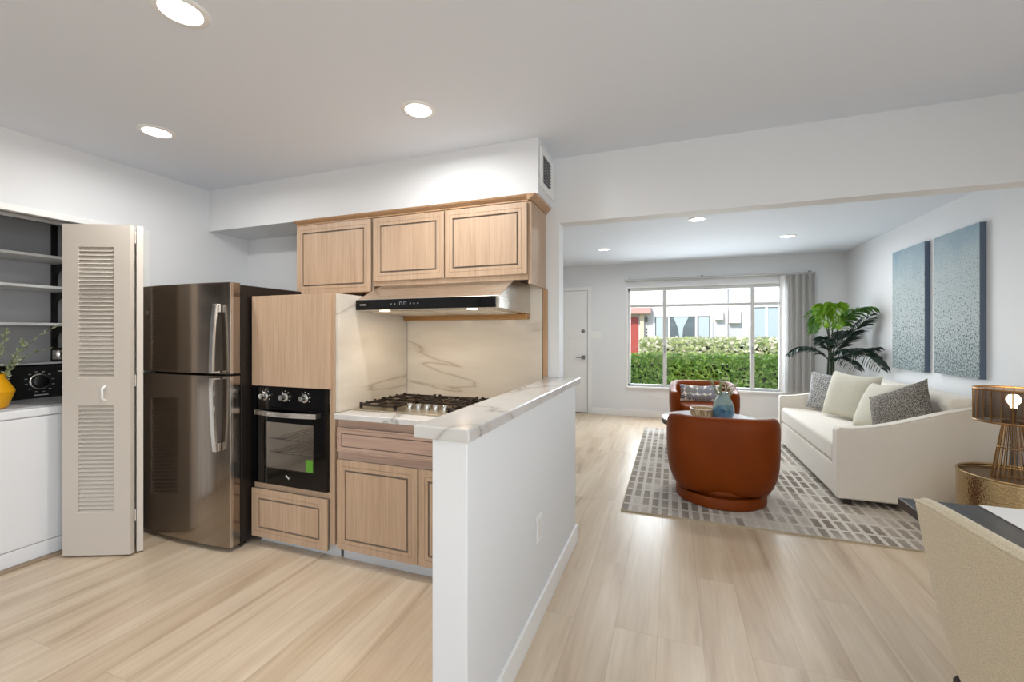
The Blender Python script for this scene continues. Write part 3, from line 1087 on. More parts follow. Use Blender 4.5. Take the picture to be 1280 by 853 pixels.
# ------------------------------------------------------------------ sofa
t = thing('sofa', 'cream linen sofa with sloping arms and bench seat against right wall', 'sofa', (1.68, 4.93, RZ))
sy0, sy1, sx0, sx1 = 3.965, 5.92, 1.185, 2.18
base_z = .055
MB().box(sx0 + .012, sx1 - .005, sy0 + .112, sy1 - .112, base_z, .292).build('base', M_sofa, t, .012)
def arm(y0, y1):
    pts = [(sx0, base_z), (sx0, .575)]
    for i in range(0, 17):
        u = i / 16
        x = sx0 + .02 + (sx1 - sx0 - .03) * u
        s_ = u * u * (3 - 2 * u)
        z = .592 + .21 * s_ ** 1.1
        pts.append((x, z))
    pts += [(sx1, .79), (sx1, base_z)]
    return MB().prism(pts, 'y', y0, y1).build('arm', M_sofa, t, .018, smooth=30, seg=3)
def welt(y):
    pts = [(sx0 + .004, y, base_z + .01), (sx0 + .004, y, .575)]
    for i in range(0, 15):
        u = i / 14
        x = sx0 + .02 + (sx1 - sx0 - .03) * u
        s_ = u * u * (3 - 2 * u)
        pts.append((x, y, .5925 + .21 * s_ ** 1.1))
    return pts
a1 = arm(sy0, sy0 + .11)
MB().tube(welt(sy0 + .006), .005, 6).build('piping', M_sofa, a1, smooth=60)
a2 = arm(sy1 - .11, sy1)
MB().tube(welt(sy1 - .104), .005, 6).build('piping', M_sofa, a2, smooth=60)
m = MB()
m.prism([(1.97, .294), (1.90, .80), (1.925, .835), (2.05, .845), (2.165, .825), (2.172, .294)], 'y', sy0 + .112, sy1 - .112)
m.build('backrest', M_sofa, t, .02, smooth=30, seg=3)
MB().box(sx0 + .006, 1.965, sy0 + .116, sy1 - .116, .294, .465).build('seat_cushion', M_sofa, t, .035, smooth=30, seg=4)
for x in (sx0 + .05, sx1 - .09):
    for y in (sy0 + .03, sy1 - .09):
        bx('foot', M_darkwood, x, x + .055, y, y + .055, RZ if x < 1.6 else 0, base_z - .0005, t, .002)

def pillow(name, label, loc, yaw, lean, w, h, th, m, group, roll=0, sag=.5, par=None):
    b = MB()
    n = 20
    def side(sg):
        def fn(u, v):
            a = 2 * u - 1; c = 2 * v - 1
            k = 1 - .055 * (1 - abs(c) ** 2) * abs(a) ** 3
            k2 = 1 - .055 * (1 - abs(a) ** 2) * abs(c) ** 3
            bulge = max(0, (1 - abs(a) ** 2.6) * (1 - abs(c) ** 2.6)) ** .55
            drop = -.018 * math.cos(a * PI / 2) * (1 if c > 0 else 0) * c
            wr = .006 * math.sin(7 * a + 3 * c) * bulge * math.cos(4 * c)
            return Vector((a * w / 2 * k, sg * (th / 2 * bulge + wr * .5), (c * h / 2) * k2 + drop * sag * 2))
        return fn
    b.grid(side(-1), n, n)
    b.grid(side(1), n, n)
    o = b.build(name, m, None, smooth=80, weld=True)
    for v_ in o.data.vertices:
        pass
    o.rotation_euler = Euler((lean, roll, yaw), 'XYZ')
    o.location = loc
    if label:
        tag(o, label, 'cushion', group)
    return o
def recentre(o, h):
    for v_ in o.data.vertices:
        v_.co.z -= h / 2
G = 'cushions on the sofa'
def place_pillow(label, loc, yaw, lean, w, h, th, m, roll=0):
    o = pillow('throw_pillow', label, loc, yaw, lean, w, h, th, m, G, roll)
    zs = [v_.co.z for v_ in o.data.vertices]
    mid = (min(zs) + max(zs)) / 2
    for v_ in o.data.vertices:
        v_.co.z -= mid
    return o
place_pillow('grey patterned cushion at the window end of the sofa', (1.66, 5.64, .678), R(-28), R(-16), .47, .42, .15, M_greypat, R(4))
place_pillow('large cream cushion in front of the grey patterned one', (1.67, 5.20, .70), R(-60), R(-17), .52, .47, .17, M_cream, R(2))
place_pillow('cream cushion tucked behind the charcoal woven one', (1.73, 4.68, .685), R(-74), R(-27), .50, .45, .17, M_cream, R(-6))
place_pillow('charcoal woven cushion by the near sofa arm', (1.72, 4.34, .70), R(-50), R(-30), .46, .42, .16, M_darkpat, R(-26))

# ------------------------------------------------------------------ armchairs
def make_armchair(label, loc, rz):
    t = thing('barrel_armchair', label, 'armchair', loc, rz, 'cognac leather armchairs', True)
    a, b, e = .402, .365, 3.3
    def rad(th):
        c, s_ = abs(math.sin(th)), abs(math.cos(th))
        return ((c / a) ** e + (s_ / b) ** e) ** (-1 / e)
    prof = [(-.095, .103), (-.074, .114), (-.044, .16), (-.020, .225), (-.006, .31), (0, .42), (0, .60), (-.005, .648), (-.02, .674), (-.045, .685), (-.072, .674), (-.09, .645), (-.098, .60), (-.10, .42), (-.112, .20), (-.118, .11)]
    n = 56
    mx = R(128)
    m = MB()
    rings = []
    for i in range(n + 1):
        th = -mx + 2 * mx * i / n
        r0 = rad(th)
        f = max(0, (abs(th) - R(75)) / (mx - R(75)))
        ring = []
        endr = 1 - .25 * max(0, (abs(th) - R(118)) / R(10)) ** 2
        for off, z in prof:
            sl = min(1, max(0, (abs(th) - R(50)) / R(70)))
            zz = z + .20 * f ** 1.5 * max(0, (1 - z / .55)) - .095 * sl * sl * (3 - 2 * sl) * max(0, (z - .3) / .4)
            oo = -.05 + (off + .05) * endr
            r = r0 + oo
            ring.append(m.bm.verts.new((r * math.sin(th), r * math.cos(th), zz)))
        rings.append(ring)
    k = len(prof)
    for p, q in zip(rings, rings[1:]):
        for i in range(k):
            m.bm.faces.new((p[i], p[(i + 1) % k], q[(i + 1) % k], q[i]))
    m.bm.faces.new(rings[0]); m.bm.faces.new(rings[-1][::-1])
    m.build('shell', M_leather, t, smooth=50)
    def se(ax, by, ex, th):
        c, s_ = math.cos(th), math.sin(th)
        return (ax * math.copysign(abs(c) ** (2 / ex), c), by * math.copysign(abs(s_) ** (2 / ex), s_))
    m = MB()
    def cushion(u, v):
        th = 2 * PI * u
        lay = [(.0, .20), (.92, .20), (.98, .22), (1, .28), (1, .38), (.97, .415), (.9, .43), (.5, .44), (.0, .442)]
        i = int(round(v * 8))
        s_, z = lay[i]
        x, y = se(.292, .30, 3.2, th)
        return Vector((x * s_, y * s_ - .05, z))
    m.grid(cushion, 48, 8, wrap=True)
    m.build('seat_cushion', M_leather, t, smooth=50, weld=True)
    MB().lathe([(0, .19), (.27, .19), (.30, .16), (.305, .108), (.28, .10), (.28, .085), (0, .085)], (0, .0, 0), 48).build('underframe', M_leather, t, smooth=40)
    MB().lathe([(0, 0), (.318, 0), (.33, .008), (.33, .07), (.32, .082), (0, .082)], (0, 0, 0), 48).build('swivel_base', M_leather, t, smooth=40)
    return t
ch = make_armchair('cognac leather barrel armchair facing the camera below the window', (.375, 5.98, RZ), R(2))
dup(ch, (.365, 3.85, RZ), R(180), 'nearest cognac leather barrel armchair, its rounded back to the camera')
o = pillow('throw_pillow', 'navy leaf-print lumbar cushion on the armchair below the window', (.34, 6.05, .553), R(3), R(-20), .48, .235, .12, M_leafprint, None)
o['category'] = 'cushion'
zs = [v_.co.z for v_ in o.data.vertices]
for v_ in o.data.vertices:
    v_.co.z -= (min(zs) + max(zs)) / 2

# ------------------------------------------------------------------ coffee table
t = thing('coffee_table', 'round white-topped coffee table with black rim between the armchairs', 'table', (.38, 4.95, RZ))
M_ctop = mat('white_stone_top', 'E9EAEC', .15)
MB().lathe([(0, .405), (.475, .405), (.478, .408), (.478, .418), (.474, .421), (0, .421)], (.38, 4.95, RZ), 64).build('table_top', M_ctop, t, smooth=40)
M_blackmetal = mat('black_metal', '15171B', .35, .6)
MB().lathe([(.455, .365), (.48, .365), (.48, .4045), (.455, .4045)], (.38, 4.95, RZ), 64, closed=True).build('rim', M_blackmetal, t, smooth=40)
for k in range(3):
    a = R(100 + 120 * k)
    cx_, cy_ = .38 + .40 * math.cos(a), 4.95 + .40 * math.sin(a)
    tx, ty = -math.sin(a), math.cos(a)
    pts = [(cx_ + tx * .11, cy_ + ty * .11, .375)] + [(cx_ + tx * .10 * math.cos(q), cy_ + ty * .10 * math.cos(q), RZ + .112 - .10 * math.sin(q)) for q in [PI * j / 10 for j in range(11)]] + [(cx_ - tx * .11, cy_ - ty * .11, .375)]
    MB().tube(pts, .008).build('leg', M_blackmetal, t, smooth=60)
TT = RZ + .4215
t = thing('bowl', 'pale ribbed wooden bowl on the coffee table', 'bowl', (.31, 4.98, TT))
m = MB().lathe([(0, 0), (.10, 0), (.118, .03), (.128, .075), (.128, .095), (.12, .095), (.11, .035), (0, .012)], (.31, 4.98, TT), 48)
mb = mat('ribbed_wood', 'BFA27C', .6)
wv = N(mb, 'ShaderNodeTexNoise'); wv.inputs['Scale'].default_value = 1
Lk(mb, coords(mb, (60, 60, 2)), wv.inputs['Vector'])
Lk(mb, ramp(mb, wv.outputs['Fac'], [(.35, '9A7C56'), (.65, 'D2B993')]), B(mb).inputs['Base Color'])
m.build('bowl_body', mb, t, smooth=40)
MB().lathe([(.128, .0955), (.129, .102), (.121, .102), (.12, .0955)], (.31, 4.98, TT), 48, closed=True).build('bowl_rim', mat('pale_rim', 'D8CDB8', .5), t, smooth=40)
mv = mat('blue_glass', '3E7696', .12, Transmission_Weight=.35, Coat_Weight=.4)
n2 = noise(mv, coords(mv, (1, 1, 1)), 9, 3)
sepz = N(mv, 'ShaderNodeSeparateXYZ')
tc = N(mv, 'ShaderNodeTexCoord')
Lk(mv, tc.outputs['Object'], sepz.inputs[0])
md = N(mv, 'ShaderNodeMath', operation='MULTIPLY_ADD')
md.inputs[1].default_value = 3.4
Lk(mv, sepz.outputs[2], md.inputs[0]); Lk(mv, n2, md.inputs[2])
Lk(mv, ramp(mv, md.outputs[0], [(.5, '2C6488'), (.85, '4D86A3'), (1.2, '92B4B8'), (1.4, 'A9BFBB')]), B(mv).inputs['Base Color'])
o = MB().lathe([(0, 0), (.06, 0), (.085, .02), (.104, .08), (.102, .13), (.08, .20), (.048, .25), (.04, .27), (.042, .285), (.035, .285), (.034, .26), (.07, .2), (.09, .12), (.07, .03), (0, .012)], (.497, 4.90, TT), 40).build('vase', mv, smooth=40)
tag(o, 'blue glass bottle-shaped vase on the coffee table', 'vase')
t = thing('dried_flowers', 'pale green and cream stems in the blue glass vase', 'plant', (.497, 4.90, TT + .02))
for k in range(10):
    sprig('stem', t, (.497 + rnd.uniform(-.008, .008), 4.90 + rnd.uniform(-.008, .008), TT + .03), (.497 + rnd.uniform(-.11, .11), 4.90 + rnd.uniform(-.1, .1), TT + rnd.uniform(.33, .44)), (0, 0, .06), 22, .045, M_sage2 if k % 3 else M_sage, M_stem)

# ------------------------------------------------------------------ palm in the corner
pc = Vector((1.90, 6.60, 0))
t = thing('potted_palm', 'tall palm in a pot in the corner behind the sofa', 'plant', (pc.x, pc.y, 0))
MB().lathe([(0, 0), (.13, 0), (.17, .30), (.175, .32), (.16, .32), (.155, .27), (0, .27)], (pc.x, pc.y, 0), 32).build('pot', mat('grey_pot', '6B6C70', .6), t, smooth=40)
MB().lathe([(0, .271), (.154, .271), (.1, .285), (0, .29)], (pc.x, pc.y, 0), 24).build('soil', mat('soil', '2B211A', .9), t)
def leafmat(name, c, tr=.3):
    m = mat(name, c, .38)
    tn = m.node_tree.nodes.new('ShaderNodeBsdfTranslucent')
    tn.inputs[0].default_value = (*[min(1, x * 1.6) for x in lin(c)], 1)
    mx = m.node_tree.nodes.new('ShaderNodeMixShader')
    mx.inputs[0].default_value = tr
    Lk(m, B(m).outputs[0], mx.inputs[1])
    Lk(m, tn.outputs[0], mx.inputs[2])
    Lk(m, mx.outputs[0], m.node_tree.nodes['Material Output'].inputs[0])
    return m
M_palm_lit = leafmat('lit_palm_leaf', '6E9420', .3)  # bright green: window light on the top fronds put into the colour
M_palm_m = leafmat('half_lit_palm_leaf', '426E22', .25)  # tone between the lit and shaded frond colours
M_palm_shade = leafmat('shaded_palm_leaf', '1B3128', .12)  # near-black green: shade on the lower fronds put into the colour
M_rachis = mat('palm_stalk', '2C3A1E', .5)
def frond(p1, p2, L, n, droop, m_leaf, base=None, start=.25, wid=.03):
    p0 = Vector(base or (pc.x + rnd.uniform(-.03, .03), pc.y + rnd.uniform(-.03, .03), .28))
    p1 = Vector(p1); p2 = Vector(p2)
    # stalk rises to p1 (crown), then arcs to the tip
    def bz(u):
        return p0 * (1 - u) ** 2 + p1 * 2 * u * (1 - u) + p2 * u * u
    m = MB()
    m.tube([bz(k / 14) for k in range(15)], .009, 6, .002)
    m.mi = 1
    for k in range(n):
        u = start + (1 - start) * (k + .5) / n
        p = bz(u)
        tg = (bz(min(1, u + .02)) - bz(u - .02)).normalized()
        sd = tg.cross(Vector((0, 0, 1)))
        if sd.length < .2:
            sd = Vector((1, 0, 0))
        sd.normalize()
        env = math.sin(PI * min(1, .18 + .82 * ((u - start) / (1 - start)))) ** .6 * .85 + .15
        for sg in (-1, 1):
            l = L * env * rnd.uniform(.88, 1.08)
            d = (sd * sg * .75 + tg * .75 + Vector((0, 0, .12))).normalized()
            prev = None
            q = p.copy()
            tw = rnd.uniform(-1.1, 1.1)
            for j in range(4):
                v_ = j / 3
                wdt = wid * (.55, 1, .75, .04)[j] * .5
                cr = d.cross(Vector((0, 0, 1)))
                if cr.length < .05:
                    cr = tg.copy()
                cr = (cr.normalized() * .5 + tg * .6).normalized()
                cr = (Matrix.Rotation(tw, 3, d) @ cr)
                pr = (m.bm.verts.new(q - cr * wdt), m.bm.verts.new(q + cr * wdt))
                if prev:
                    f = m.bm.faces.new((prev[0], prev[1], pr[1], pr[0]))
                    f.material_index = 1
                prev = pr
                q = q + d * l / 3
                d = (d + Vector((0, 0, -droop * .55))).normalized()
    lo = 2.228
    for v_ in m.bm.verts:
        if v_.co.x > lo:
            v_.co.x = lo - .2 * (1 - math.exp(-(v_.co.x - lo)))* .1
        if v_.co.y > 7.05:
            v_.co.y = 7.05
    return m.build('frond', [M_rachis, m_leaf], t, fix=False)
C0 = (1.90, 6.56, .95)
def crown(dz=0):
    return (C0[0] + rnd.uniform(-.02, .02), C0[1] + rnd.uniform(-.02, .02), C0[2] + dz)
for k in range(6):
    a = PI / 3 * k
    MB().tube([(pc.x + .05 * math.cos(a), pc.y + .05 * math.sin(a), .285), (C0[0] + .03 * math.cos(a), C0[1] + .03 * math.sin(a), 1.0 + .05 * (k % 3))], .011, 6, .008).build('stem', M_rachis, t)
frond((1.62, 6.46, 1.28), (1.39, 6.40, 1.04), .20, 26, 1.0, M_palm_shade, crown(), .12)
frond((2.05, 6.25, 1.28), (2.14, 5.78, .93), .30, 24, 1.1, M_palm_shade, crown(.05), .15, .04)
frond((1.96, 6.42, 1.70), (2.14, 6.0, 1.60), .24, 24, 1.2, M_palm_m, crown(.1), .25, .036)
frond((2.02, 6.36, 1.30), (2.14, 6.06, 1.53), .22, 24, .6, M_palm_shade, crown(.08), .15, .036)
frond((1.87, 6.62, 2.05), (1.74, 6.28, 1.40), .22, 26, 1.1, M_palm_lit, crown(.15), .36, .042)
frond((1.96, 6.58, 2.08), (1.85, 6.22, 1.38), .22, 26, 1.1, M_palm_lit, crown(.15), .38, .042)
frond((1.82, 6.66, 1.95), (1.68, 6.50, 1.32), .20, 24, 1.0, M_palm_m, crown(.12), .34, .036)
frond((2.04, 6.30, 1.12), (2.15, 5.92, 1.16), .22, 20, .8, M_palm_shade, crown(), .15, .036)
frond((1.84, 6.45, 1.30), (1.74, 6.26, 1.20), .18, 16, .9, M_palm_shade, crown(.1), .3)
frond((1.95, 6.35, 1.10), (2.0, 6.02, .90), .20, 18, .9, M_palm_shade, crown(), .2)
frond((1.86, 6.52, 1.20), (1.76, 6.36, 1.28), .18, 16, .8, M_palm_shade, crown(.05), .25)
frond((1.98, 6.6, 1.3), (2.1, 6.75, 1.35), .2, 18, .8, M_palm_shade, crown(.05), .2)

# ------------------------------------------------------------------ blinds, rail
t = thing('vertical_blind', 'grey vertical blind slats gathered at the right of the window', 'blind', (1.66, YW - .07, .48))
m = MB().box(-.70, 1.875, YW - .075, YW - .035, 2.148, 2.178)
m.build('headrail', mat('rail_grey', 'B4B4B2', .4, .3), t, .003)
for x in (-.64, .42, 1.80):
    bx('mount', M_nickel, x, x + .03, YW - .06, YW - .001, 2.179, 2.196, t, 0)
M_slat = mat('blind_vinyl', 'DDDCDA', .5)
sl_me = None
for k in range(15):
    x = 1.475 + k * .0265
    a = R(60 + (k % 3) * 7)
    M = Matrix.Translation((x, YW - .075, 0)) @ Matrix.Rotation(-a, 4, 'Z')
    mm = MB()
    pts = [(-.044, -.004), (-.02, .004), (.02, .004), (.044, -.004), (.044, -.002), (.02, .006), (-.02, .006), (-.044, -.002)]
    mm.prism(pts, 'z', .485, 2.146)
    for v_ in mm.bm.verts:
        v_.co = M @ v_.co
    mm.build('slat', M_slat, t)

# ------------------------------------------------------------------ art panels
def art_mat(seed):
    m = mat('speckled_canvas', '9DB2BC', .75)
    co = coords(m, loc=(seed, seed * 2, 0))
    tc = N(m, 'ShaderNodeTexCoord')
    sp = N(m, 'ShaderNodeSeparateXYZ')
    Lk(m, tc.outputs['Object'], sp.inputs[0])
    zz = N(m, 'ShaderNodeMath', operation='DIVIDE')
    zz.inputs[1].default_value = 1.55
    Lk(m, sp.outputs[2], zz.inputs[0])
    cl = noise(m, co, 5, 4)
    a = N(m, 'ShaderNodeMath', operation='MULTIPLY_ADD')
    a.inputs[1].default_value = .30
    Lk(m, cl, a.inputs[0]); Lk(m, zz.outputs[0], a.inputs[2])
    base = ramp(m, a.outputs[0], [(.1, 'A3B1B6'), (.42, 'C2CCCD'), (.72, 'B8C5C8'), (.84, 'A6B9C2'), (.97, '8FA9B9')])
    sp_n = noise(m, co, 62, 3, .6)
    fine = noise(m, co, 130, 2)
    thr = N(m, 'ShaderNodeMath', operation='MULTIPLY_ADD')
    thr.inputs[1].default_value = -.25
    thr.inputs[2].default_value = .09
    Lk(m, zz.outputs[0], thr.inputs[0])
    sm = N(m, 'ShaderNodeMath', operation='ADD')
    Lk(m, sp_n, sm.inputs[0]); Lk(m, thr.outputs[0], sm.inputs[1])
    spk = ramp(m, sm.outputs[0], [(.56, (0, 0, 0)), (.60, (1, 1, 1))])
    c = mixc(m, spk, base, '62706F')
    c = mixc(m, .35, c, ramp(m, fine, [(.35, '9AA5A8'), (.6, 'FFFFFF')]), 'MULTIPLY')
    Lk(m, c, B(m).inputs['Base Color'])
    return m
M_artside = mat('canvas_edge', '65758A', .8)
for (ya, yb, z0, z1, lab, sd) in ((5.10, 5.72, .955, 2.17, 'far pale blue speckled canvas, beside the palm', 3.1), (4.335, 4.94, .965, 2.165, 'near pale blue speckled canvas, above the cushions', 7.7)):
    t = thing('wall_art', lab, 'painting', (X1 - .02, (ya + yb) / 2, z0), 0, 'speckled canvases')
    MB().box(X1 - .042, X1 - .0385, ya, yb, z0, z1).build('canvas', art_mat(sd), t)
    MB().box(X1 - .038, X1 - .001, ya, yb, z0, z1).build('canvas_edge', M_artside, t)

# ------------------------------------------------------------------ drum table and lamp
dcx, dcy, dr, dh = 1.955, 3.5, .26, .468
t = thing('drum_side_table', 'hammered antique gold drum side table beside the sofa', 'side table', (dcx, dcy, 0))
MB().lathe([(.24, 0), (dr, .012), (dr, .44), (dr - .004, .452), (dr - .012, .44), (.236, .02)], (dcx, dcy, 0), 72, closed=True).build('drum', M_gold, t, smooth=40)
MB().lathe([(0, .430), (dr - .014, .430), (dr - .014, .444), (0, .444)], (dcx, dcy, 0), 64).build('tray_top', mat('smooth_antique_gold', '7A6247', .35, 1), t, smooth=40)
MB().tube([(dcx + (dr - .003) * math.cos(2 * PI * k / 64), dcy + (dr - .003) * math.sin(2 * PI * k / 64), .457) for k in range(64)], .008, 8, close=True).build('rim', M_gold, t, smooth=60)
lx, ly = 1.885, 3.405
lz = .4445
t = thing('table_lamp', 'lit brass wire table lamp standing on the gold drum table', 'lamp', (lx, ly, lz))
m = MB()
def ringt(r, z, w=.004):
    m.tube([(lx + r * math.cos(2 * PI * k / 40), ly + r * math.sin(2 * PI * k / 40), z) for k in range(40)], w, 6, close=True)
ringt(.092, lz + .006, .005); ringt(.066, lz + .2); ringt(.042, .80, .004)
for k in range(22):
    a = 2 * PI * k / 22
    m.tube([(lx + .092 * math.cos(a), ly + .092 * math.sin(a), lz + .006), (lx + .042 * math.cos(a), ly + .042 * math.sin(a), .80)], .0026, 5)
m.build('base', M_wire, t, smooth=60)
m = MB()
sr_ = .165
ringt(sr_, .797, .006); ringt(sr_, .985, .006); ringt(.02, .797, .003)
for k in range(24):
    a = 2 * PI * k / 24
    m.tube([(lx + sr_ * math.cos(a), ly + sr_ * math.sin(a), .797), (lx + sr_ * math.cos(a), ly + sr_ * math.sin(a), .985)], .003, 5)
for k in range(4):
    a = PI / 2 * k + .3
    m.tube([(lx + .02 * math.cos(a), ly + .02 * math.sin(a), .797), (lx + sr_ * math.cos(a), ly + sr_ * math.sin(a), .797)], .003, 5)
sh = m.build('shade_frame', M_wire, t, smooth=60)
ms = bpy.data.materials.new('mesh_shade')
ms.use_nodes = True
mm = ms
tr = N(mm, 'ShaderNodeBsdfTransparent')
mx = N(mm, 'ShaderNodeMixShader')
B(mm).inputs['Base Color'].default_value = (*lin('4A3A2C'), 1)
B(mm).inputs['Metallic'].default_value = .4
B(mm).inputs['Roughness'].default_value = .6
mx.inputs[0].default_value = .5
Lk(mm, tr.outputs[0], mx.inputs[1]); Lk(mm, B(mm).outputs[0], mx.inputs[2])
Lk(mm, mx.outputs[0], mm.node_tree.nodes['Material Output'].inputs[0])
MB().lathe([(sr_ - .004, .80), (sr_ - .004, .982), (sr_ - .006, .982), (sr_ - .006, .80)], (lx, ly, 0), 64, closed=True).build('shade_mesh', ms, t, smooth=60)
MB().tube([(lx, ly, .79), (lx, ly, .875)], .012, 12).build('socket', M_wire, t, smooth=60)
MB().lathe([(0, .877), (.014, .877), (.016, .89), (.03, .915), (.032, .93), (.02, .953), (0, .958)], (lx, ly, 0), 24).build('bulb', M_bulb, t, smooth=60)
lamp('lamp_glow', 'POINT', (lx, ly, .93), (0, 0, 0), 14.0, (1, .75, .45), shadow_soft_size=.035)

# ------------------------------------------------------------------ dining table, runner, chair
t = thing('dining_table', 'dark espresso wood dining table at the lower right', 'table', (1.15, .9, 0))
bx('table_top', M_darkwood, .742, 1.56, -.1, 1.888, .708, .74, t, .004)
bx('apron', M_darkwood, .86, 1.44, .05, 1.76, .62, .7075, t, .003)
for x in (.86, 1.38):
    for y in (.05, 1.70):
        bx('leg', M_darkwood, x, x + .06, y, y + .06, 0, .6195, t, .003)
o = MB().box(.957, 1.345, -.08, 1.886, .7405, .7435).build('table_runner', M_runner, bevel=.001)
tag(o, 'white cloth runner along the dark dining table', 'table runner')

t = thing('dining_chair', 'oatmeal woven upholstered dining chair at the lower right', 'chair', (.88, 1.28, 0))
# curved shell back: plan runs along Y, leaning away from the table
cy0, cy1 = .985, 1.535
def back_pt(u, v, side):
    # u along the width (0 far, 1 near), v height 0..1, side 0 outer 1 inner
    a = 2 * u - 1
    z0, z1 = .40, .85
    top = z1 - .012 * abs(a) ** 4
    w = (.235 + .04 * v) * (1 - .10 * (1 - v) ** 5)
    yc = 1.265
    y = yc - a * w
    bow = .016 * abs(a) ** 2.6
    x = .700 - .050 * v + bow - .085 * (y - 1.265)
    z = z0 + (top - z0) * v
    low = .06 * abs(a) ** 6 * (1 - v) ** 3
    z += low
    n = Vector((1, .9 * math.copysign(abs(a) ** 1.4, a) * .35, .18)).normalized()
    return Vector((x, y, z)) + n * side
def shell():
    m = MB()
    nu, nv = 28, 16
    th = .040
    prof = []
    V = []
    for i in range(nu + 1):
        u = i / nu
        row = []
        for j in range(nv + 1):
            row.append(back_pt(u, j / nv, 0))
        for q in (.25, .5, .75):
            e = back_pt(u, 1, th * q)
            e.z += .014 * math.sin(PI * q)
            row.append(e)
        for j in range(nv, -1, -1):
            row.append(back_pt(u, j / nv, th))
        V.append([m.bm.verts.new(p) for p in row])
    for p, q in zip(V, V[1:]):
        k = len(p)
        for i in range(k):
            m.bm.faces.new((p[i], p[(i + 1) % k], q[(i + 1) % k], q[i]))
    m.bm.faces.new(V[0]); m.bm.faces.new(V[-1][::-1])
    return m.build('backrest', M_chairfab, t, .008, smooth=45)
bk = shell()
MB().box(.79, 1.20, 1.03, 1.50, .40, .475).build('seat', M_chairfab, t, .025, smooth=30, seg=3)
MB().tube([back_pt(k / 24, 1, .004) + Vector((0, 0, .004)) for k in range(25)], .005, 6).build('piping', M_chairfab, bk, smooth=60)
for x, y, dx in ((.703, 1.462, -.02), (.735, 1.06, -.02), (1.14, 1.46, .01), (1.14, 1.04, .01)):
    MB().tube([(x + .01, y, .41), (x + .01 + dx, y, 0)], .022, 4, .014).build('leg', M_darkwood, t)

# ------------------------------------------------------------------ outside
M_grass = mat('lawn', '6E7F45', .9)
struct(MB().box(-9, 12, YW + .12, 22, -.25, -.15).build('ground', M_grass))
struct(MB().box(-9, 12, 9.6, 10.6, -.149, -.12).build('path', mat('concrete_path', 'D8D2C6', .85)))
def hedge(label, x0, x1, y0, y1, z1, n, cols, size, name='hedge', z0=-.148):
    t = thing(name, label, 'hedge', ((x0 + x1) / 2, (y0 + y1) / 2, z0))
    m = MB()
    rr = random.Random(int(x0 * 100 + y0 * 7 + n))
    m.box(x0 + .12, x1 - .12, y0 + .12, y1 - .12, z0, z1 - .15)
    for k in range(n):
        m.mi = rr.choice((1, 1, 2))
        f = rr.random()
        if f < .62:
            p = Vector((rr.uniform(x0, x1), y0 + rr.uniform(0, .12), rr.uniform(z0 + .1, z1)))
            nr = Vector((0, -1, .4))
        else:
            p = Vector((rr.uniform(x0, x1), rr.uniform(y0, y1), z1 + rr.uniform(-.1, .07)))
            nr = Vector((0, -.3, 1))
        nr = (nr + Vector((rr.uniform(-1, 1), rr.uniform(-1, 1), rr.uniform(-1, 1))) * .8).normalized()
        a = nr.cross(Vector((rr.uniform(-1, 1), rr.uniform(-1, 1), rr.uniform(-1, 1)))).normalized()
        b = nr.cross(a)
        l = size * rr.uniform(.7, 1.3)
        m.face([p - a * l, p + b * l * .42, p + a * l, p - b * l * .42])
    m.build('foliage', cols, t, fix=False)
    return t
Lg = leafmat('hedge_leaf', '7DA23A', .3)
Lg2 = leafmat('hedge_leaf_light', 'B4CE68', .35)
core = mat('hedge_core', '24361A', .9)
hedge('clipped green hedge just outside the living room window', -2.2, 3.6, 8.75, 9.5, .86, 9000, [core, Lg, Lg2], .05)
Lw = leafmat('pale_leaf', 'B4C284', .3)
Lw2 = leafmat('cream_leaf', 'F0EBD4', .3)
hedge('pale variegated shrub bank behind the green hedge', -.72, 4.8, 10.9, 12.2, 1.16, 8000, [core, Lw, Lw2], .07, 'shrub_bank')

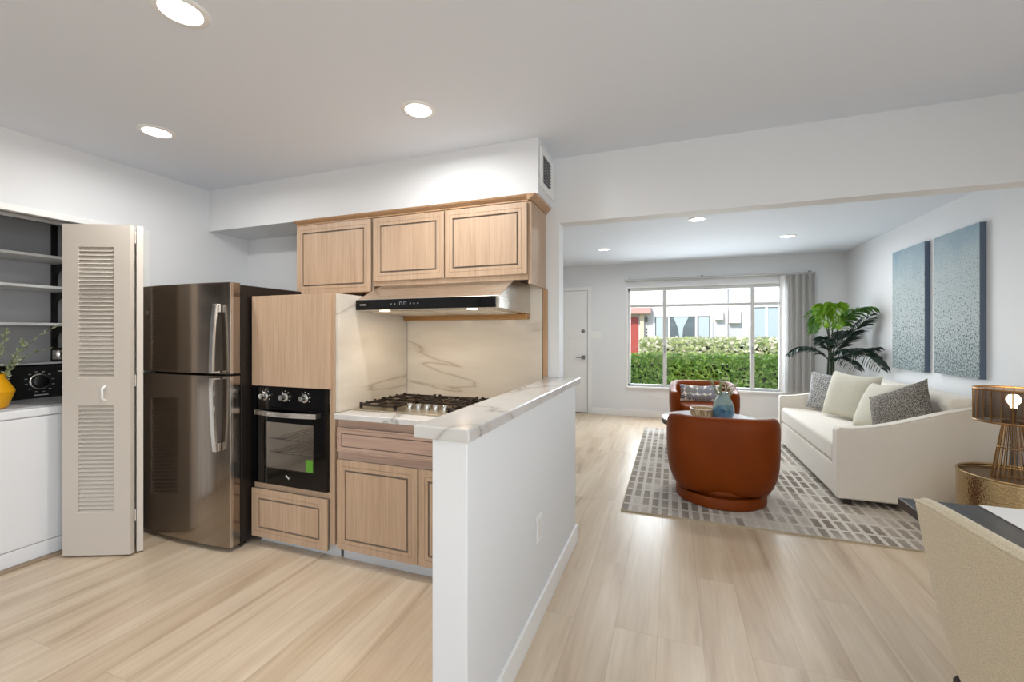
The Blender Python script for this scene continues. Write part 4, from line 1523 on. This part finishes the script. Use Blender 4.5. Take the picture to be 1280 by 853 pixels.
t = thing('house', 'white sided house across the path with red front door', 'house', (1, 14.5, -.15))
M_sid = mat('white_siding', 'E6E6E6', .7)
wv = N(M_sid, 'ShaderNodeTexWave', wave_type='BANDS', bands_direction='Z', wave_profile='SAW')
wv.inputs['Scale'].default_value = 1.6
Lk(M_sid, coords(M_sid), wv.inputs['Vector'])
bump(M_sid, wv.outputs['Fac'], .5, .02)
HY = 14.0
MB().box(-7, 10, HY, HY + 1.2, -.15, 6.0).build('siding_wall', M_sid, t)
M_wf = mat('white_window_frame', 'F4F4F4', .5)
M_wg = mat('dark_window_glass', '4C6470', .06)
M_cur = mat('sheer_curtain', 'C9DADF', .8)
def hwin(x0, x1, z0, z1, splits):
    m = MB()
    f = .06
    m.box(x0 - f, x0, HY - .05, HY - .001, z0 - f, z1 + f).box(x1, x1 + f, HY - .05, HY - .001, z0 - f, z1 + f)
    m.box(x0, x1, HY - .05, HY - .001, z1, z1 + f).box(x0, x1, HY - .05, HY - .001, z0 - f, z0)
    for s_ in splits:
        m.box(s_ - .03, s_ + .03, HY - .045, HY - .001, z0, z1)
    w = m.build('window', M_wf, t)
    MB().box(x0, x1, HY - .012, HY - .004, z0, z1).build('pane', M_wg, w)
    return w
w = hwin(-.47, 1.07, .9, 1.84, (-.07, .69))
m = MB()
m.prism([(.06, 1.82), (.48, 1.82), (.33, 1.50), (.30, 1.10), (.24, 1.10), (.18, 1.50)], 'y', HY - .022, HY - .014)
m.box(-.44, -.15, HY - .022, HY - .014, .92, 1.82).box(.76, 1.04, HY - .022, HY - .014, .92, 1.82)
m.build('curtain', M_cur, w)
w = hwin(2.12, 3.5, .6, 2.07, (2.52,))
MB().box(2.15, 3.4, HY - .022, HY - .014, .62, 2.05).build('curtain', M_cur, w)
bx('front_door', mat('red_door', 'C25A52', .5), -1.85, -.965, HY - .03, HY - .002, -.14, 1.84, t, .003)
bx('door_knob', M_chrome, -1.04, -1.01, HY - .06, HY - .031, .86, .89, t, .005)
bx('door_canopy', mat('salmon_panel', 'E6B2A8', .6), -1.95, -.58, HY - .35, HY - .002, 1.93, 2.13, t, .005)
bx('door_post', mat('cream_post', 'F0E4C8', .6), -.91, -.79, HY - .12, HY - .002, -.14, 1.925, t, .003)
bx('downspout', M_wf, 1.47, 1.53, HY - .08, HY - .003, -.1, 5.5, t, .01)
bx('porch_lamp', M_black, -.76, -.69, HY - .12, HY - .003, 1.68, 1.83, t, .01)
m = MB()
for k in range(4):
    m.box(-.745, -.705, HY - .012, HY - .003, 1.13 + k * .1, 1.19 + k * .1)
m.build('house_number', M_black, t)
for x0, x1, z0, z1 in ((1.20, 1.41, 1.72, 2.0), (1.56, 1.86, 1.62, 2.0)):
    bx('pale_box', mat('box_white', 'FAF4F0', .5), x0, x1, HY - .14, HY - .002, z0, z1, t, .01)  # two pale boxes on the siding wall

for o in bpy.data.objects:
    if '_local' in o:
        del o['_local']
